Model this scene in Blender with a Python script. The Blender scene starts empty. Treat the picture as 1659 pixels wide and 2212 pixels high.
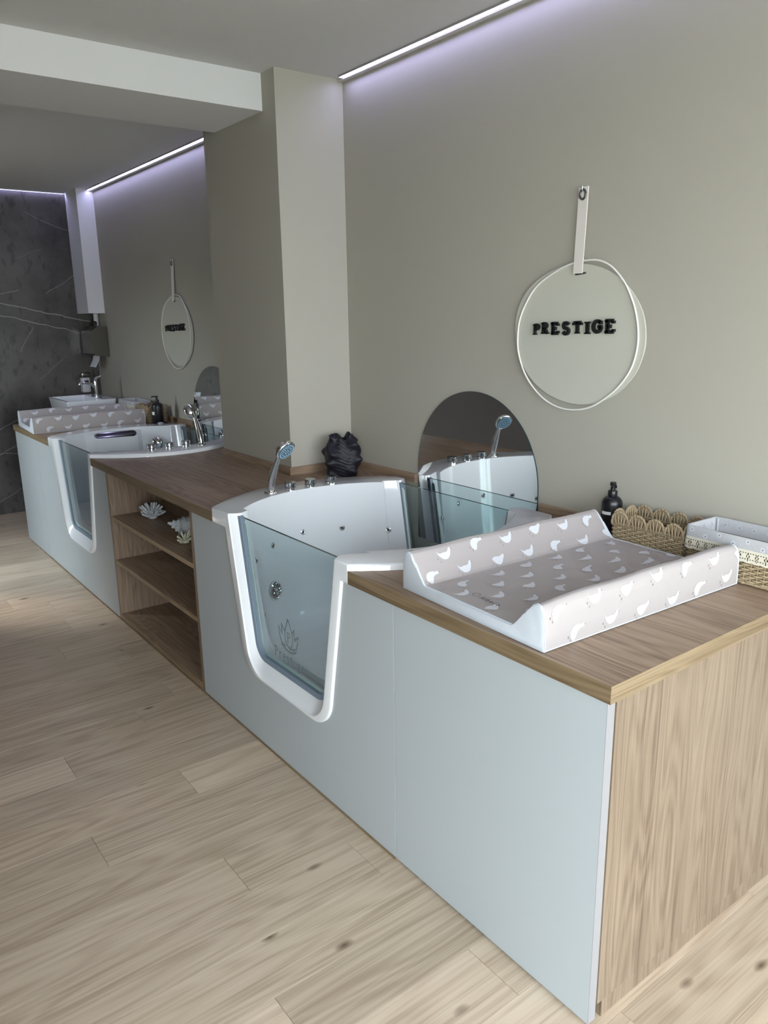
import bpy, bmesh, math, random
from mathutils import Vector, Matrix, noise
random.seed(7)
PI = math.pi
SC = bpy.context.scene
COL = SC.collection

# ------------------------------------------------------------------ camera
F_PX, W_PX = 1663.4, 1659.0
def cam_axes(yaw, pitch, roll):
    a, b, c = [math.radians(v) for v in (yaw, pitch, roll)]
    f = Vector((-math.sin(a)*math.cos(b), math.cos(a)*math.cos(b), math.sin(b)))
    r = Vector((math.cos(a), math.sin(a), 0)); u = r.cross(f)
    return r*math.cos(c)+u*math.sin(c), -r*math.sin(c)+u*math.cos(c), f
cd = bpy.data.cameras.new('camera'); cam = bpy.data.objects.new('camera', cd); COL.objects.link(cam)
r_, u_, f_ = cam_axes(53.148, -14.296, -0.871)
cam.matrix_world = Matrix(((r_.x, u_.x, -f_.x, 0.8888), (r_.y, u_.y, -f_.y, -2.2353), (r_.z, u_.z, -f_.z, 1.6545), (0, 0, 0, 1)))
cd.sensor_fit = 'HORIZONTAL'; cd.sensor_width = 36; cd.lens = 36*F_PX/W_PX; cd.clip_start = 0.05
SC.camera = cam

# ------------------------------------------------------------------ world, light, exposure
wd = bpy.data.worlds.new('world'); SC.world = wd; wd.use_nodes = True
wn = wd.node_tree; wn.nodes.clear()
w_out = wn.nodes.new('ShaderNodeOutputWorld'); w_bg = wn.nodes.new('ShaderNodeBackground')
w_tc = wn.nodes.new('ShaderNodeTexCoord'); w_sep = wn.nodes.new('ShaderNodeSeparateXYZ'); w_r = wn.nodes.new('ShaderNodeValToRGB')
w_mr = wn.nodes.new('ShaderNodeMapRange'); w_mr.inputs[1].default_value = -1; w_mr.inputs[2].default_value = 1
wn.links.new(w_tc.outputs['Generated'], w_sep.inputs[0]); wn.links.new(w_sep.outputs[2], w_mr.inputs[0])
wn.links.new(w_mr.outputs[0], w_r.inputs[0]); wn.links.new(w_r.outputs[0], w_bg.inputs[0]); wn.links.new(w_bg.outputs[0], w_out.inputs[0])
el = w_r.color_ramp.elements
el[0].position = 0.0; el[0].color = (0.46, 0.46, 0.42, 1)
el[1].position = 1.0; el[1].color = (0.72, 0.86, 1.0, 1)
for p, c in ((0.47, (0.40, 0.44, 0.38, 1)), (0.50, (0.70, 0.74, 0.76, 1)), (0.60, (0.86, 0.94, 1.0, 1))):
    e = el.new(p); e.color = c
w_bg.inputs[1].default_value = 10.5
X_R, Y_F = 3.4, -3.0                   # right (glazed) wall and front wall
WIN1 = (-2.8, -0.20, 0.04, 2.60)       # y0,y1,z0,z1 on the right wall
Y_D = -2.2                              # front wall of the far bay
WIN2 = (-4.94, -4.42, 0.05, 1.95)        # x0,x1,z0,z1 of the door in it
WIN3 = (1.05, 3.25, 0.05, 2.50)          # window in the front wall near the camera
def portal(name, loc, rot, sx, sy):
    l = bpy.data.lights.new(name, 'AREA'); l.shape = 'RECTANGLE'; l.size = sx; l.size_y = sy
    l.cycles.is_portal = True
    o = bpy.data.objects.new(name, l); COL.objects.link(o); o.location = loc; o.rotation_euler = rot
portal('daylight_portal', (X_R+0.12, (WIN1[0]+WIN1[1])/2, (WIN1[2]+WIN1[3])/2), (0, PI/2, 0), WIN1[3]-WIN1[2], WIN1[1]-WIN1[0])
portal('daylight_portal', ((WIN2[0]+WIN2[1])/2, Y_D-0.12, (WIN2[2]+WIN2[3])/2), (PI/2, 0, 0), WIN2[1]-WIN2[0], WIN2[3]-WIN2[2])
portal('daylight_portal', ((WIN3[0]+WIN3[1])/2, Y_F-0.12, (WIN3[2]+WIN3[3])/2), (PI/2, 0, 0), WIN3[1]-WIN3[0], WIN3[3]-WIN3[2])
sn = bpy.data.lights.new('sun', 'SUN'); sn.energy = 2.5; sn.angle = math.radians(16); sn.color = (1.0, 0.95, 0.88)
so = bpy.data.objects.new('sun', sn); COL.objects.link(so); so.rotation_euler = Vector((0.55, 0.53, -0.85)).to_track_quat('-Z', 'Y').to_euler()
SC.view_settings.view_transform = 'Standard'; SC.view_settings.look = 'None'
SC.view_settings.gamma = 1; SC.view_settings.use_curve_mapping = False
SC.view_settings.exposure = 1.0
cy = SC.cycles
cy.use_denoising = True; cy.max_bounces = 9; cy.diffuse_bounces = 5; cy.glossy_bounces = 5; cy.transmission_bounces = 6
cy.transparent_max_bounces = 12; cy.caustics_reflective = False; cy.caustics_refractive = False; cy.sample_clamp_indirect = 6
LED_POWER = 13.0

# ------------------------------------------------------------------ materials
def newmat(name):
    m = bpy.data.materials.new(name); m.use_nodes = True
    nt = m.node_tree
    return m, nt, nt.nodes['Principled BSDF']
def N(nt, kind, **kw):
    n = nt.nodes.new(kind)
    for k, v in kw.items():
        if k.startswith('i'):
            n.inputs[int(k[1:])].default_value = v
        else: setattr(n, k, v)
    return n
def plain(name, col, rough=0.5, metal=0.0, spec=0.5, bump=None, coat=0.0, bevel=0.0, var=0.0):
    m, nt, b = newmat(name)
    b.inputs['Base Color'].default_value = (*col, 1); b.inputs['Roughness'].default_value = rough
    b.inputs['Metallic'].default_value = metal; b.inputs['Specular IOR Level'].default_value = spec
    b.inputs['Coat Weight'].default_value = coat; b.inputs['Coat Roughness'].default_value = 0.05
    nrm = None
    if bevel:
        bv = N(nt, 'ShaderNodeBevel', samples=4); bv.inputs[0].default_value = bevel; nrm = bv.outputs[0]
    if bump:
        tc = N(nt, 'ShaderNodeTexCoord'); nz = N(nt, 'ShaderNodeTexNoise'); nz.inputs['Scale'].default_value = bump[0]; nz.inputs['Detail'].default_value = 4
        bp = N(nt, 'ShaderNodeBump'); bp.inputs['Strength'].default_value = bump[1]; bp.inputs['Distance'].default_value = bump[2]
        nt.links.new(tc.outputs['Object'], nz.inputs['Vector']); nt.links.new(nz.outputs[0], bp.inputs['Height'])
        if nrm: nt.links.new(nrm, bp.inputs['Normal'])
        nrm = bp.outputs[0]
    if var:
        tc2 = N(nt, 'ShaderNodeTexCoord'); n2 = N(nt, 'ShaderNodeTexNoise'); n2.inputs['Scale'].default_value = 3.0
        mx = N(nt, 'ShaderNodeMix', data_type='RGBA'); mx.inputs[6].default_value = (*[c*(1-var) for c in col], 1); mx.inputs[7].default_value = (*[min(1, c*(1+var)) for c in col], 1)
        nt.links.new(tc2.outputs['Object'], n2.inputs['Vector']); nt.links.new(n2.outputs[0], mx.inputs[0]); nt.links.new(mx.outputs[2], b.inputs['Base Color'])
    if nrm: nt.links.new(nrm, b.inputs['Normal'])
    return m

def wood(name, axis, c0, c1, c2, rough=0.45, stripe=70.0, rand=False, knots=False, spec=0.4, line=1.0, wf=0.42, wm=0.40):
    """axis: the index of the grain direction in object coordinates"""
    m, nt, b = newmat(name); L = nt.links
    tc = N(nt, 'ShaderNodeTexCoord'); vec = tc.outputs['Object']
    if rand:
        oi = N(nt, 'ShaderNodeObjectInfo'); ml = N(nt, 'ShaderNodeVectorMath', operation='SCALE'); ml.inputs[0].default_value = (37.0, 53.0, 19.0)
        L.new(oi.outputs['Random'], ml.inputs['Scale']); ad = N(nt, 'ShaderNodeVectorMath', operation='ADD')
        L.new(vec, ad.inputs[0]); L.new(ml.outputs[0], ad.inputs[1]); vec = ad.outputs[0]
    def mapped(across, along):
        mp = N(nt, 'ShaderNodeMapping'); s = [across]*3; s[axis] = along; mp.inputs['Scale'].default_value = s
        L.new(vec, mp.inputs[0]); return mp.outputs[0]
    # cathedral contours, fine pores and broad tone
    wz = N(nt, 'ShaderNodeTexNoise'); wz.inputs['Scale'].default_value = 1; wz.inputs['Detail'].default_value = 1.5; L.new(mapped(7, 0.8), wz.inputs['Vector'])
    ws = N(nt, 'ShaderNodeMath', operation='MULTIPLY', i1=stripe*0.30); L.new(wz.outputs[0], ws.inputs[0])
    fine = N(nt, 'ShaderNodeTexNoise'); fine.inputs['Scale'].default_value = 1; fine.inputs['Detail'].default_value = 3; fine.inputs['Roughness'].default_value = 0.6
    L.new(mapped(stripe*3.2, 2.0), fine.inputs['Vector'])
    mid = N(nt, 'ShaderNodeTexNoise'); mid.inputs['Scale'].default_value = 1; mid.inputs['Detail'].default_value = 4; mid.inputs['Roughness'].default_value = 0.6; L.new(mapped(stripe*0.7, 0.7), mid.inputs['Vector'])
    low = N(nt, 'ShaderNodeTexNoise'); low.inputs['Scale'].default_value = 1; low.inputs['Detail'].default_value = 2; L.new(mapped(6, 0.5), low.inputs['Vector'])
    ring = N(nt, 'ShaderNodeMath', operation='SINE'); rm = N(nt, 'ShaderNodeMath', operation='MULTIPLY', i1=6.28)
    L.new(ws.outputs[0], rm.inputs[0]); L.new(rm.outputs[0], ring.inputs[0])
    a1 = N(nt, 'ShaderNodeMath', operation='MULTIPLY_ADD', i1=0.045*line, i2=-0.01); L.new(ring.outputs[0], a1.inputs[0])
    a2 = N(nt, 'ShaderNodeMath', operation='MULTIPLY_ADD', i1=wf); L.new(fine.outputs[0], a2.inputs[0]); L.new(a1.outputs[0], a2.inputs[2])
    a4 = N(nt, 'ShaderNodeMath', operation='MULTIPLY_ADD', i1=wm); L.new(mid.outputs[0], a4.inputs[0]); L.new(a2.outputs[0], a4.inputs[2])
    a3 = N(nt, 'ShaderNodeMath', operation='MULTIPLY_ADD', i1=0.22); L.new(low.outputs[0], a3.inputs[0]); L.new(a4.outputs[0], a3.inputs[2])
    rp = N(nt, 'ShaderNodeValToRGB'); e = rp.color_ramp.elements
    e[0].position = 0.36; e[0].color = (*c0, 1); e[1].position = 0.68; e[1].color = (*c2, 1); k = e.new(0.50); k.color = (*c1, 1)
    L.new(a3.outputs[0], rp.inputs[0]); colr = rp.outputs[0]
    if rand:
        hv = N(nt, 'ShaderNodeHueSaturation'); mr = N(nt, 'ShaderNodeMapRange'); mr.inputs[3].default_value = 0.86; mr.inputs[4].default_value = 1.12
        L.new(oi.outputs['Random'], mr.inputs[0]); L.new(mr.outputs[0], hv.inputs['Value']); L.new(colr, hv.inputs['Color']); colr = hv.outputs[0]
    if knots:
        vo = N(nt, 'ShaderNodeTexVoronoi'); vo.inputs['Scale'].default_value = 1; L.new(mapped(9.0, 4.0), vo.inputs['Vector'])
        wv = N(nt, 'ShaderNodeMath', operation='MULTIPLY_ADD', i1=0.10); L.new(mid.outputs[0], wv.inputs[0]); L.new(vo.outputs['Distance'], wv.inputs[2])
        mr2 = N(nt, 'ShaderNodeMapRange'); mr2.inputs[1].default_value = 0.085; mr2.inputs[2].default_value = 0.19; mr2.inputs[3].default_value = 1; mr2.inputs[4].default_value = 0
        L.new(wv.outputs[0], mr2.inputs[0])
        sp = N(nt, 'ShaderNodeSeparateColor'); L.new(vo.outputs['Color'], sp.inputs[0]); gt = N(nt, 'ShaderNodeMath', operation='GREATER_THAN', i1=0.58); L.new(sp.outputs[0], gt.inputs[0])
        fm = N(nt, 'ShaderNodeMath', operation='MULTIPLY'); L.new(mr2.outputs[0], fm.inputs[0]); L.new(gt.outputs[0], fm.inputs[1])
        mx = N(nt, 'ShaderNodeMix', data_type='RGBA'); mx.inputs[7].default_value = (c0[0]*0.35, c0[1]*0.30, c0[2]*0.28, 1)
        L.new(fm.outputs[0], mx.inputs[0]); L.new(colr, mx.inputs[6]); colr = mx.outputs[2]
    L.new(colr, b.inputs['Base Color']); b.inputs['Roughness'].default_value = rough; b.inputs['Specular IOR Level'].default_value = spec
    bp = N(nt, 'ShaderNodeBump'); bp.inputs['Strength'].default_value = 0.12; bp.inputs['Distance'].default_value = 0.001; L.new(fine.outputs[0], bp.inputs['Height']); L.new(bp.outputs[0], b.inputs['Normal'])
    return m

WD = ((0.150, 0.098, 0.064), (0.270, 0.185, 0.125), (0.370, 0.268, 0.190))       # worktop oak
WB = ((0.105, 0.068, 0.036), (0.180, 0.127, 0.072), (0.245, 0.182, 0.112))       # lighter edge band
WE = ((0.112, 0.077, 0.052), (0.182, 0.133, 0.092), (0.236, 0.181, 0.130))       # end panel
WF = ((0.365, 0.276, 0.198), (0.480, 0.378, 0.282), (0.570, 0.464, 0.356))       # floor
M = {}
M['wood_x'] = wood('oak_laminate_along_x', 0, *WD)
M['wood_y'] = wood('oak_laminate_along_y', 1, *WD)
M['wood_z_shaded'] = wood('oak_laminate_shaded_along_z', 2, *[tuple(v*0.72 for v in c) for c in WD], stripe=90)  # darker copy of the worktop oak: shelf interior shade put into the colour
M['band_x'] = wood('oak_edge_along_x', 0, *WB, stripe=80)
M['band_y'] = wood('oak_edge_along_y', 1, *WB, stripe=80)
M['end_z'] = wood('oak_end_panel', 2, *WE, stripe=60)
M['end_y'] = wood('oak_end_plinth', 2, *WE, stripe=66)
M['shelf_x'] = wood('oak_shelf_edge', 0, *[tuple(v*1.5 for v in c) for c in WB], stripe=60)
M['plank'] = wood('oak_plank', 1, *WF, stripe=42, rand=True, knots=True, rough=0.42, spec=0.35, line=1.1, wf=0.50, wm=0.30)
M['joint'] = plain('plank_joint', (0.14, 0.10, 0.07), 0.9)
M['paint'] = plain('taupe_wall_paint', (0.396, 0.371, 0.318), 0.85, spec=0.2, bump=(260, 0.10, 0.001))
M['white'] = plain('white_ceiling_paint', (0.58, 0.57, 0.555), 0.9, spec=0.2, bump=(220, 0.08, 0.001))
M['beam'] = plain('white_beam_paint', (0.66, 0.65, 0.645), 0.9, spec=0.2)
M['lip'] = plain('plaster_lip', (0.62, 0.60, 0.55), 0.85, spec=0.2)
M['front'] = plain('grey_laminate_front', (0.395, 0.425, 0.440), 0.42, spec=0.4)
M['front_edge'] = plain('white_laminate_edge', (0.235, 0.228, 0.235), 0.4)
M['acrylic'] = plain('white_acrylic', (0.74, 0.755, 0.775), 0.06, spec=0.5, coat=0.3, bevel=0.005)
M['chrome'] = plain('chrome', (0.80, 0.81, 0.82), 0.06, metal=1.0)
M['chrome_dark'] = plain('dark_slot', (0.02, 0.02, 0.025), 0.3)
M['satin'] = plain('satin_chrome', (0.50, 0.51, 0.52), 0.18, metal=1.0)
M['dark_chrome'] = plain('dark_chrome', (0.24, 0.23, 0.225), 0.12, metal=1.0)
M['steel'] = plain('brushed_steel', (0.28, 0.27, 0.25), 0.20, metal=1.0)
M['seal'] = plain('blue_grey_rubber_seal', (0.17, 0.22, 0.28), 0.35)
M['silicone'] = plain('pale_sealant', (0.60, 0.68, 0.66), 0.6, bump=(400, 0.5, 0.003))
M['black'] = plain('matt_black', (0.006, 0.006, 0.008), 0.35)
M['black_ceramic'] = plain('black_ceramic', (0.009, 0.008, 0.014), 0.55, spec=0.35, bump=(60, 0.4, 0.004))
M['black_letter'] = plain('black_letter', (0.006, 0.006, 0.006), 0.55)
M['label'] = plain('white_label', (0.75, 0.75, 0.75), 0.6)
M['sign'] = plain('sign_board', (0.520, 0.505, 0.440), 0.6)
M['ring'] = plain('sign_ring', (0.74, 0.72, 0.66), 0.45)
M['strap'] = plain('cream_strap', (0.70, 0.65, 0.60), 0.65, bump=(500, 0.3, 0.001))
M['eyelet'] = plain('grey_eyelet', (0.10, 0.10, 0.10), 0.35, metal=0.6)
M['fabric'] = plain('beige_vinyl', (0.365, 0.330, 0.323), 0.45, spec=0.25, bump=(14, 0.10, 0.02))
M['vinyl_white'] = plain('white_vinyl', (0.54, 0.575, 0.625), 0.4, spec=0.3, bump=(20, 0.15, 0.02))
M['goose'] = plain('goose_print_white', (0.58, 0.59, 0.63), 0.5)
M['goose_mark'] = plain('goose_print_mark', (0.20, 0.14, 0.13), 0.5)
M['ink'] = plain('dark_print', (0.06, 0.06, 0.07), 0.5)
M['rush'] = plain('seagrass', (0.340, 0.262, 0.165), 0.75, spec=0.25, bump=(140, 0.6, 0.004), var=0.30)
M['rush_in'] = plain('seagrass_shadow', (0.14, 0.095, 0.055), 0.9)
M['liner'] = plain('grey_linen', (0.43, 0.43, 0.445), 0.85, spec=0.15, bump=(160, 0.5, 0.003), var=0.12)
M['lace'] = plain('cream_lace', (0.62, 0.58, 0.48), 0.85, spec=0.1)
M['coral'] = plain('white_coral', (0.47, 0.485, 0.505), 0.8, spec=0.2, bump=(160, 0.5, 0.004))
M['coral_cream'] = plain('cream_coral', (0.62, 0.60, 0.47), 0.8, spec=0.2)
M['ceramic'] = plain('white_ceramic', (0.70, 0.72, 0.76), 0.10, coat=0.5)
M['plastic_white'] = plain('white_plastic', (0.62, 0.62, 0.66), 0.35)
M['paper'] = plain('paper_towel', (0.72, 0.72, 0.76), 0.9)
M['nozzle'] = plain('blue_grey_face', (0.075, 0.135, 0.175), 0.4)
M['nozzle_dot'] = plain('pale_blue_nozzle', (0.42, 0.60, 0.78), 0.4)
M['etch'] = plain('etched_grey', (0.17, 0.20, 0.21), 0.7)
M['alu'] = plain('aluminium', (0.6, 0.6, 0.6), 0.4, metal=1.0)
M['pane_frame'] = plain('dark_window_frame', (0.12, 0.12, 0.13), 0.4)
M['paving'] = plain('grey_paving', (0.42, 0.42, 0.40), 0.9, var=0.1)
M['blocker'] = plain('green_light_blocker', (0.10, 0.14, 0.06), 0.9, var=0.4)  # for the wall added outside to block low light
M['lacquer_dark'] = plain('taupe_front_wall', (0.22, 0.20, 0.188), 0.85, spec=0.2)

def emis(name, col, s):
    m = bpy.data.materials.new(name); m.use_nodes = True; nt = m.node_tree; nt.nodes.clear()
    o = nt.nodes.new('ShaderNodeOutputMaterial'); e = nt.nodes.new('ShaderNodeEmission'); e.inputs[0].default_value = (*col, 1); e.inputs[1].default_value = s
    nt.links.new(e.outputs[0], o.inputs[0]); return m
M['led'] = emis('led_light', (0.53, 0.53, 1.0), LED_POWER)

def glass_mat(name, tint, rough=0.0, ior=1.45):
    m = bpy.data.materials.new(name); m.use_nodes = True; nt = m.node_tree; nt.nodes.clear()
    o = nt.nodes.new('ShaderNodeOutputMaterial'); t = nt.nodes.new('ShaderNodeBsdfTransparent'); t.inputs[0].default_value = (*tint, 1)
    g = nt.nodes.new('ShaderNodeBsdfGlossy'); g.inputs['Roughness'].default_value = rough; mx = nt.nodes.new('ShaderNodeMixShader'); fr = nt.nodes.new('ShaderNodeFresnel'); fr.inputs[0].default_value = ior
    ge = nt.nodes.new('ShaderNodeNewGeometry'); mr = nt.nodes.new('ShaderNodeMapRange'); mr.inputs[3].default_value = ior; mr.inputs[4].default_value = 1/ior
    nt.links.new(ge.outputs['Backfacing'], mr.inputs[0]); nt.links.new(mr.outputs[0], fr.inputs[0])
    nt.links.new(fr.outputs[0], mx.inputs[0]); nt.links.new(t.outputs[0], mx.inputs[1]); nt.links.new(g.outputs[0], mx.inputs[2]); nt.links.new(mx.outputs[0], o.inputs[0])
    return m
M['glass'] = glass_mat('green_tinted_glass', (0.87, 0.925, 0.93))
M['glass_edge'] = plain('dark_glass_edge', (0.010, 0.040, 0.045), 0.12)
M['pane'] = glass_mat('window_glass', (0.97, 0.98, 0.98))
def mirror_mat():
    m, nt, b = newmat('mirror_silver'); b.inputs['Metallic'].default_value = 1; b.inputs['Roughness'].default_value = 0.0; b.inputs['Base Color'].default_value = (0.86, 0.88, 0.87, 1); return m
M['mirror'] = mirror_mat()

def marble_mat():
    m, nt, b = newmat('dark_grey_marble'); L = nt.links
    geo = N(nt, 'ShaderNodeNewGeometry'); pos = geo.outputs['Position']
    n1 = N(nt, 'ShaderNodeTexNoise'); n1.inputs['Scale'].default_value = 2.2; n1.inputs['Detail'].default_value = 6; n1.inputs['Roughness'].default_value = 0.62; L.new(pos, n1.inputs['Vector'])
    n2 = N(nt, 'ShaderNodeTexNoise'); n2.inputs['Scale'].default_value = 20; n2.inputs['Detail'].default_value = 5; sm = N(nt, 'ShaderNodeMapping'); sm.inputs['Rotation'].default_value = (0.5, 0, 0); sm.inputs['Scale'].default_value = (1, 1, 0.45); L.new(pos, sm.inputs[0]); L.new(sm.outputs[0], n2.inputs['Vector'])
    rp = N(nt, 'ShaderNodeValToRGB'); e = rp.color_ramp.elements; e[0].position = 0.3; e[0].color = (0.040, 0.036, 0.035, 1); e[1].position = 0.68; e[1].color = (0.118, 0.106, 0.102, 1)
    L.new(n1.outputs[0], rp.inputs[0])
    # darker flecks
    r2 = N(nt, 'ShaderNodeMapRange'); r2.inputs[1].default_value = 0.57; r2.inputs[2].default_value = 0.66; r2.inputs[3].default_value = 0; r2.inputs[4].default_value = 0.6; L.new(n2.outputs[0], r2.inputs[0])
    m1 = N(nt, 'ShaderNodeMix', data_type='RGBA'); m1.inputs[7].default_value = (0.030, 0.027, 0.027, 1); L.new(r2.outputs[0], m1.inputs[0]); L.new(rp.outputs[0], m1.inputs[6])
    col = m1.outputs[2]
    # veins: gently wandering lines through points of the wall (y, z)
    wz = N(nt, 'ShaderNodeTexNoise'); wz.inputs['Scale'].default_value = 5; wz.inputs['Detail'].default_value = 4; L.new(pos, wz.inputs['Vector'])
    off = N(nt, 'ShaderNodeMath', operation='MULTIPLY_ADD', i1=0.056, i2=-0.028); L.new(wz.outputs[0], off.inputs[0])
    sep = N(nt, 'ShaderNodeSeparateXYZ'); L.new(pos, sep.inputs[0])
    veins = [((-0.765, 1.804), (-0.037, 1.641), 1.6, 1), ((-0.778, 1.703), (-0.14, 1.55), 1.3, 1), ((-0.494, 2.535), (-0.125, 2.402), 0.7, 0.7), ((-0.385, 1.885), (-0.113, 2.051), 0.9, 0.8),
             ((-0.755, 1.883), (-0.606, 1.91), 0.9, 0.9), ((-0.651, 1.395), (-0.523, 1.614), 0.8, 0.7), ((-0.528, 1.162), (-0.303, 1.312), 0.6, 0.6), ((-0.619, 2.161), (-0.379, 2.259), 0.5, 0.5),
             ((-0.95, 0.72), (-0.70, 0.84), 0.9, 0.8), ((-1.3, 0.35), (-0.35, 0.80), 0.9, 0.8), ((-1.05, 0.55), (-0.75, 0.52), 0.8, 0.8), ((-1.0, 0.1), (-0.4, 0.42), 0.8, 0.7), ((-2.4, 1.2), (-1.3, 1.5), 1.0, 0.8), ((-2.0, 0.6), (-1.2, 2.0), 1.0, 0.8)]
    for (a, c, w, s) in veins:
        dy, dz = c[0]-a[0], c[1]-a[1]; ln = math.hypot(dy, dz); ty, tz = dy/ln, dz/ln; ny, nz = -tz, ty
        d = N(nt, 'ShaderNodeVectorMath', operation='DOT_PRODUCT'); d.inputs[1].default_value = (0, ny, nz); L.new(pos, d.inputs[0])
        ad = N(nt, 'ShaderNodeMath', operation='ADD'); L.new(d.outputs['Value'], ad.inputs[0]); L.new(off.outputs[0], ad.inputs[1])
        sb = N(nt, 'ShaderNodeMath', operation='SUBTRACT', i1=a[0]*ny+a[1]*nz); L.new(ad.outputs[0], sb.inputs[0])
        ab = N(nt, 'ShaderNodeMath', operation='ABSOLUTE'); L.new(sb.outputs[0], ab.inputs[0])
        mr = N(nt, 'ShaderNodeMapRange'); mr.inputs[1].default_value = 0.0008*w; mr.inputs[2].default_value = 0.0042*w; mr.inputs[3].default_value = 0.50*s; mr.inputs[4].default_value = 0; L.new(ab.outputs[0], mr.inputs[0])
        t = N(nt, 'ShaderNodeVectorMath', operation='DOT_PRODUCT'); t.inputs[1].default_value = (0, ty, tz); L.new(pos, t.inputs[0])
        t0 = a[0]*ty+a[1]*tz; c2 = N(nt, 'ShaderNodeMath', operation='COMPARE', i1=t0+ln/2, i2=ln/2); L.new(t.outputs['Value'], c2.inputs[0])
        mu = N(nt, 'ShaderNodeMath', operation='MULTIPLY'); L.new(mr.outputs[0], mu.inputs[0]); L.new(c2.outputs[0], mu.inputs[1])
        mx = N(nt, 'ShaderNodeMix', data_type='RGBA'); mx.inputs[7].default_value = (0.50, 0.48, 0.46, 1); L.new(mu.outputs[0], mx.inputs[0]); L.new(col, mx.inputs[6]); col = mx.outputs[2]
    L.new(col, b.inputs['Base Color']); b.inputs['Roughness'].default_value = 0.33; b.inputs['Specular IOR Level'].default_value = 0.4
    return m
M['marble'] = marble_mat()

# ------------------------------------------------------------------ helpers
def tag(o, label=None, cat=None, group=None, kind=None):
    if label: o['label'] = label
    if cat: o['category'] = cat
    if group: o['group'] = group
    if kind: o['kind'] = kind
    return o
def empty(name, loc=(0, 0, 0), rz=0.0, label=None, cat=None, group=None, kind=None):
    o = bpy.data.objects.new(name, None); COL.objects.link(o); o.location = loc; o.rotation_euler = (0, 0, rz); o.empty_display_size = 0.05
    return tag(o, label, cat, group, kind)
def link(name, me, mat=None, parent=None):
    o = bpy.data.objects.new(name, me); COL.objects.link(o)
    if mat is not None:
        for mm in (mat if isinstance(mat, (list, tuple)) else [mat]): me.materials.append(mm)
    if parent is not None: o.parent = parent
    return o
def obj(name, bm, mat, parent=None, smooth=None):
    bmesh.ops.recalc_face_normals(bm, faces=bm.faces)
    me = bpy.data.meshes.new(name); bm.to_mesh(me); bm.free()
    if smooth is not None:
        me.shade_smooth(); me.set_sharp_from_angle(angle=math.radians(smooth))
    return link(name, me, mat, parent)
def bx(bm, x0, x1, y0, y1, z0, z1, bev=0.0, seg=2):
    t = bmesh.new()
    v = [t.verts.new((x, y, z)) for x in (x0, x1) for y in (y0, y1) for z in (z0, z1)]
    for f in ((0, 1, 3, 2), (4, 6, 7, 5), (0, 4, 5, 1), (2, 3, 7, 6), (0, 2, 6, 4), (1, 5, 7, 3)): t.faces.new([v[i] for i in f])
    if bev: bmesh.ops.bevel(t, geom=list(t.edges), offset=bev, segments=seg, affect='EDGES', profile=0.5)
    merge(bm, t)
def merge(bm, t, mtx=None):
    if mtx is not None: bmesh.ops.transform(t, matrix=mtx, verts=t.verts)
    mp = {v: bm.verts.new(v.co) for v in t.verts}
    for f in t.faces:
        try:
            g = bm.faces.new([mp[v] for v in f.verts]); g.material_index = f.material_index
        except ValueError: pass
    t.free()
def box(name, x0, x1, y0, y1, z0, z1, mat, parent=None, bev=0.0):
    bm = bmesh.new(); bx(bm, x0, x1, y0, y1, z0, z1, bev); return obj(name, bm, mat, parent, 40 if bev else None)
def prism(bm, pts, z0, z1, plane='xy'):
    def P(a, b, c): return (a, b, c) if plane == 'xy' else ((a, c, b) if plane == 'xz' else (c, a, b))
    lo = [bm.verts.new(P(a, b, z0)) for a, b in pts]; hi = [bm.verts.new(P(a, b, z1)) for a, b in pts]; n = len(pts)
    bm.faces.new(lo[::-1]); bm.faces.new(hi)
    for i in range(n): bm.faces.new((lo[i], lo[(i+1) % n], hi[(i+1) % n], hi[i]))
def loft(bm, rings, close=True, caps=(True, True)):
    R = [[bm.verts.new(p) for p in r] for r in rings]; n = len(R[0])
    for a, b in zip(R, R[1:]):
        for i in range(n if close else n-1): bm.faces.new((a[i], a[(i+1) % n], b[(i+1) % n], b[i]))
    if caps[0]: bm.faces.new(R[0][::-1])
    if caps[1]: bm.faces.new(R[-1])
    return R
def lathe(bm, prof, seg=32, mtx=None):
    t = bmesh.new(); rings = [[(r*math.cos(2*PI*i/seg), r*math.sin(2*PI*i/seg), z) for i in range(seg)] for r, z in prof]
    loft(t, rings); merge(bm, t, mtx)
def tube(bm, pts, rad, seg=8, closed=False, caps=True, squash=1.0):
    pts = [Vector(p) for p in pts]; n = len(pts)
    rads = rad if isinstance(rad, (list, tuple)) else [rad]*n
    rings = []; up = Vector((0, 0, 1)); prev = None
    for i in range(n):
        a = pts[(i-1) % n] if (closed or i > 0) else pts[i]; b = pts[(i+1) % n] if (closed or i < n-1) else pts[i]
        d = (b-a).normalized()
        if prev is None:
            s = d.cross(up if abs(d.dot(up)) < 0.9 else Vector((1, 0, 0))).normalized()
        else:
            s = (prev - d*prev.dot(d)).normalized()
        prev = s; t = d.cross(s)
        rings.append([tuple(pts[i]+(s*math.cos(2*PI*k/seg)+t*math.sin(2*PI*k/seg)*squash)*rads[i]) for k in range(seg)])
    if closed: rings.append(rings[0])
    loft(bm, rings, True, (caps and not closed, caps and not closed))
def ellipsoid(bm, c, r, seg=16, rings=10, mtx=None):
    t = bmesh.new(); bmesh.ops.create_uvsphere(t, u_segments=seg, v_segments=rings, radius=1)
    m = Matrix.Translation(c) @ (mtx or Matrix.Identity(4)) @ Matrix.Diagonal((*r, 1)); merge(bm, t, m)
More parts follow.
